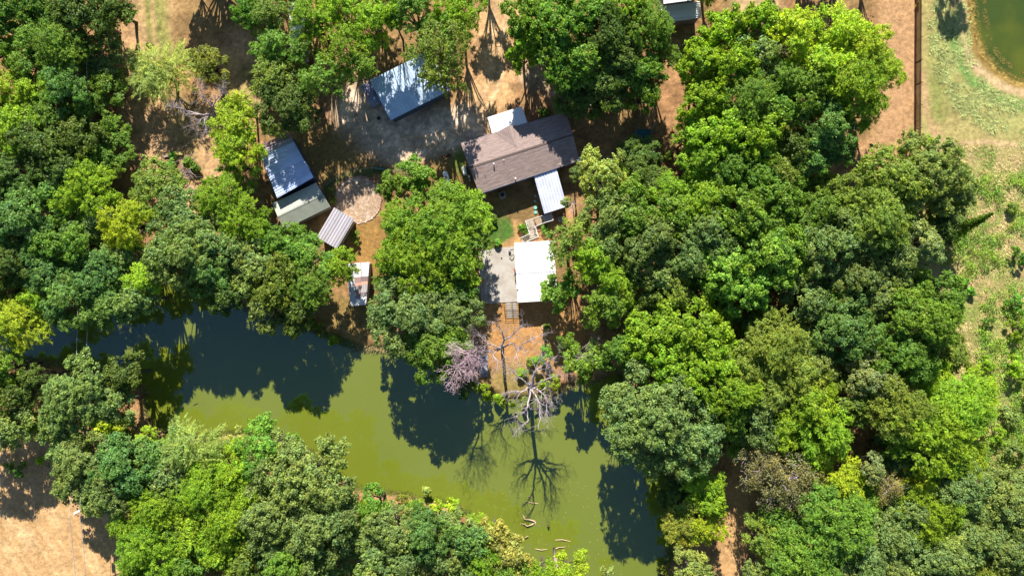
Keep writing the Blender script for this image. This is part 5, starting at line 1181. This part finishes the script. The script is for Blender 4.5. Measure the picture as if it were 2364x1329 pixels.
# light specks of leaves afloat on the green lake
r = np.random.RandomState(31); uu, vv = r.uniform(1050, 1450, 500), r.uniform(1100, 1329, 500); ok = inpoly(uu, vv, LAKE) & (r.rand(500) < .3); uu, vv = uu[ok], vv[ok]
P = np.stack([(uu - 1182) * H / F, (664.5 - vv) * H / F, np.full(len(uu), WZ + .02)], 1); a_ = r.rand(len(P), 1) * 6.28
V_, F_ = cards(P, np.concatenate([np.cos(a_), np.sin(a_), a_ * 0], 1) * .09, np.concatenate([-np.sin(a_), np.cos(a_), a_ * 0], 1) * .05)
me = big_mesh('floating_leaves', V_, F_, M['blade'], np.tile([[.35, .36, .12]], (len(V_), 1))); o = bpy.data.objects.new('floating_leaves', me); C.objects.link(o); o['kind'] = 'stuff'

# leafy undergrowth on the forest floor (nobody could count it)
WOODS = [[(1340, 480), (1560, 400), (1700, 440), (1860, 420), (2020, 360), (2230, 380), (2230, 560), (2180, 700), (2240, 860), (2300, 1000), (2420, 1080), (2420, 1400), (1760, 1400), (1760, 1060), (1640, 1040), (1580, 900), (1440, 840), (1380, 700)],
         [(-80, -60), (270, -60), (290, 460), (-80, 460)], [(-80, 460), (600, 480), (760, 600), (700, 720), (400, 640), (300, 680), (-80, 720)], [(120, 1010), (700, 1050), (1060, 1190), (1180, 1260), (1250, 1400), (340, 1400), (300, 1180), (120, 1150)], [(-80, 850), (300, 870), (310, 980), (-80, 1000)], [(1560, 40), (2000, 40), (1990, 300), (1600, 400), (1590, 250)]]
r = np.random.RandomState(55); uu = r.uniform(-80, 2420, 26000); vv = r.uniform(-60, 1400, 26000); ok = np.zeros(len(uu), bool)
for w_ in WOODS: ok |= inpoly(uu, vv, w_)
ok &= fnoise(uu, vv, 40, 3) > .46; ok &= ~inpoly(uu, vv, LAKE); uu, vv = uu[ok], vv[ok]
x = (uu - 1182) * H / F; y = (664.5 - vv) * H / F; k = 9; n = len(uu)
hgt = .3 + 2.4 * fnoise(uu + 50, vv, 30, 2) * r.rand(n)
P = np.repeat(np.stack([x, y, hgt], 1), k, axis=0) + r.randn(n * k, 3) * np.array([.4, .4, .25])
A_ = norm(r.randn(n * k, 3) * np.array([1, 1, .5])); B_ = norm(np.cross(norm(r.randn(n * k, 3) * .6 + np.array([0, .3, 1])), A_))
V_, F_ = cards(P, A_ * .17, B_ * .10)
t2_ = np.repeat(np.stack([np.clip(fnoise(uu, vv, 15, 2), 0, 1), r.rand(n)], 1), k * 4, axis=0)
me = big_mesh('undergrowth', V_, F_, M['leaf'], t2_); o = bpy.data.objects.new('undergrowth', me); C.objects.link(o); o['kind'] = 'stuff'; o.color = (.055, .085, .022, 1)
# green scrub patches in the right-hand meadow
r = np.random.RandomState(56); uu = r.uniform(2190, 2480, 9000); vv = r.uniform(400, 1300, 9000)
ok = fnoise(uu + 40, vv, 34, 3) + (uu - 2250) * .0005 > .56; uu, vv = uu[ok], vv[ok]; n = len(uu)
x = (uu - 1182) * H / F; y = (664.5 - vv) * H / F
P = np.repeat(np.stack([x, y, .2 + .9 * fnoise(uu, vv, 14, 2) * r.rand(n)], 1), k, axis=0) + r.randn(n * k, 3) * np.array([.3, .3, .15])
A_ = norm(r.randn(n * k, 3) * np.array([1, 1, .5])); B_ = norm(np.cross(norm(r.randn(n * k, 3) * .6 + np.array([0, .3, 1])), A_))
V_, F_ = cards(P, A_ * .12, B_ * .07)
me = big_mesh('meadow_scrub', V_, F_, M['leaf'], np.repeat(np.stack([np.clip(fnoise(uu, vv, 15, 2), 0, 1), r.rand(n)], 1), k * 4, axis=0)); o = bpy.data.objects.new('meadow_scrub', me); C.objects.link(o); o['kind'] = 'stuff'; o.color = (.085, .14, .03, 1)
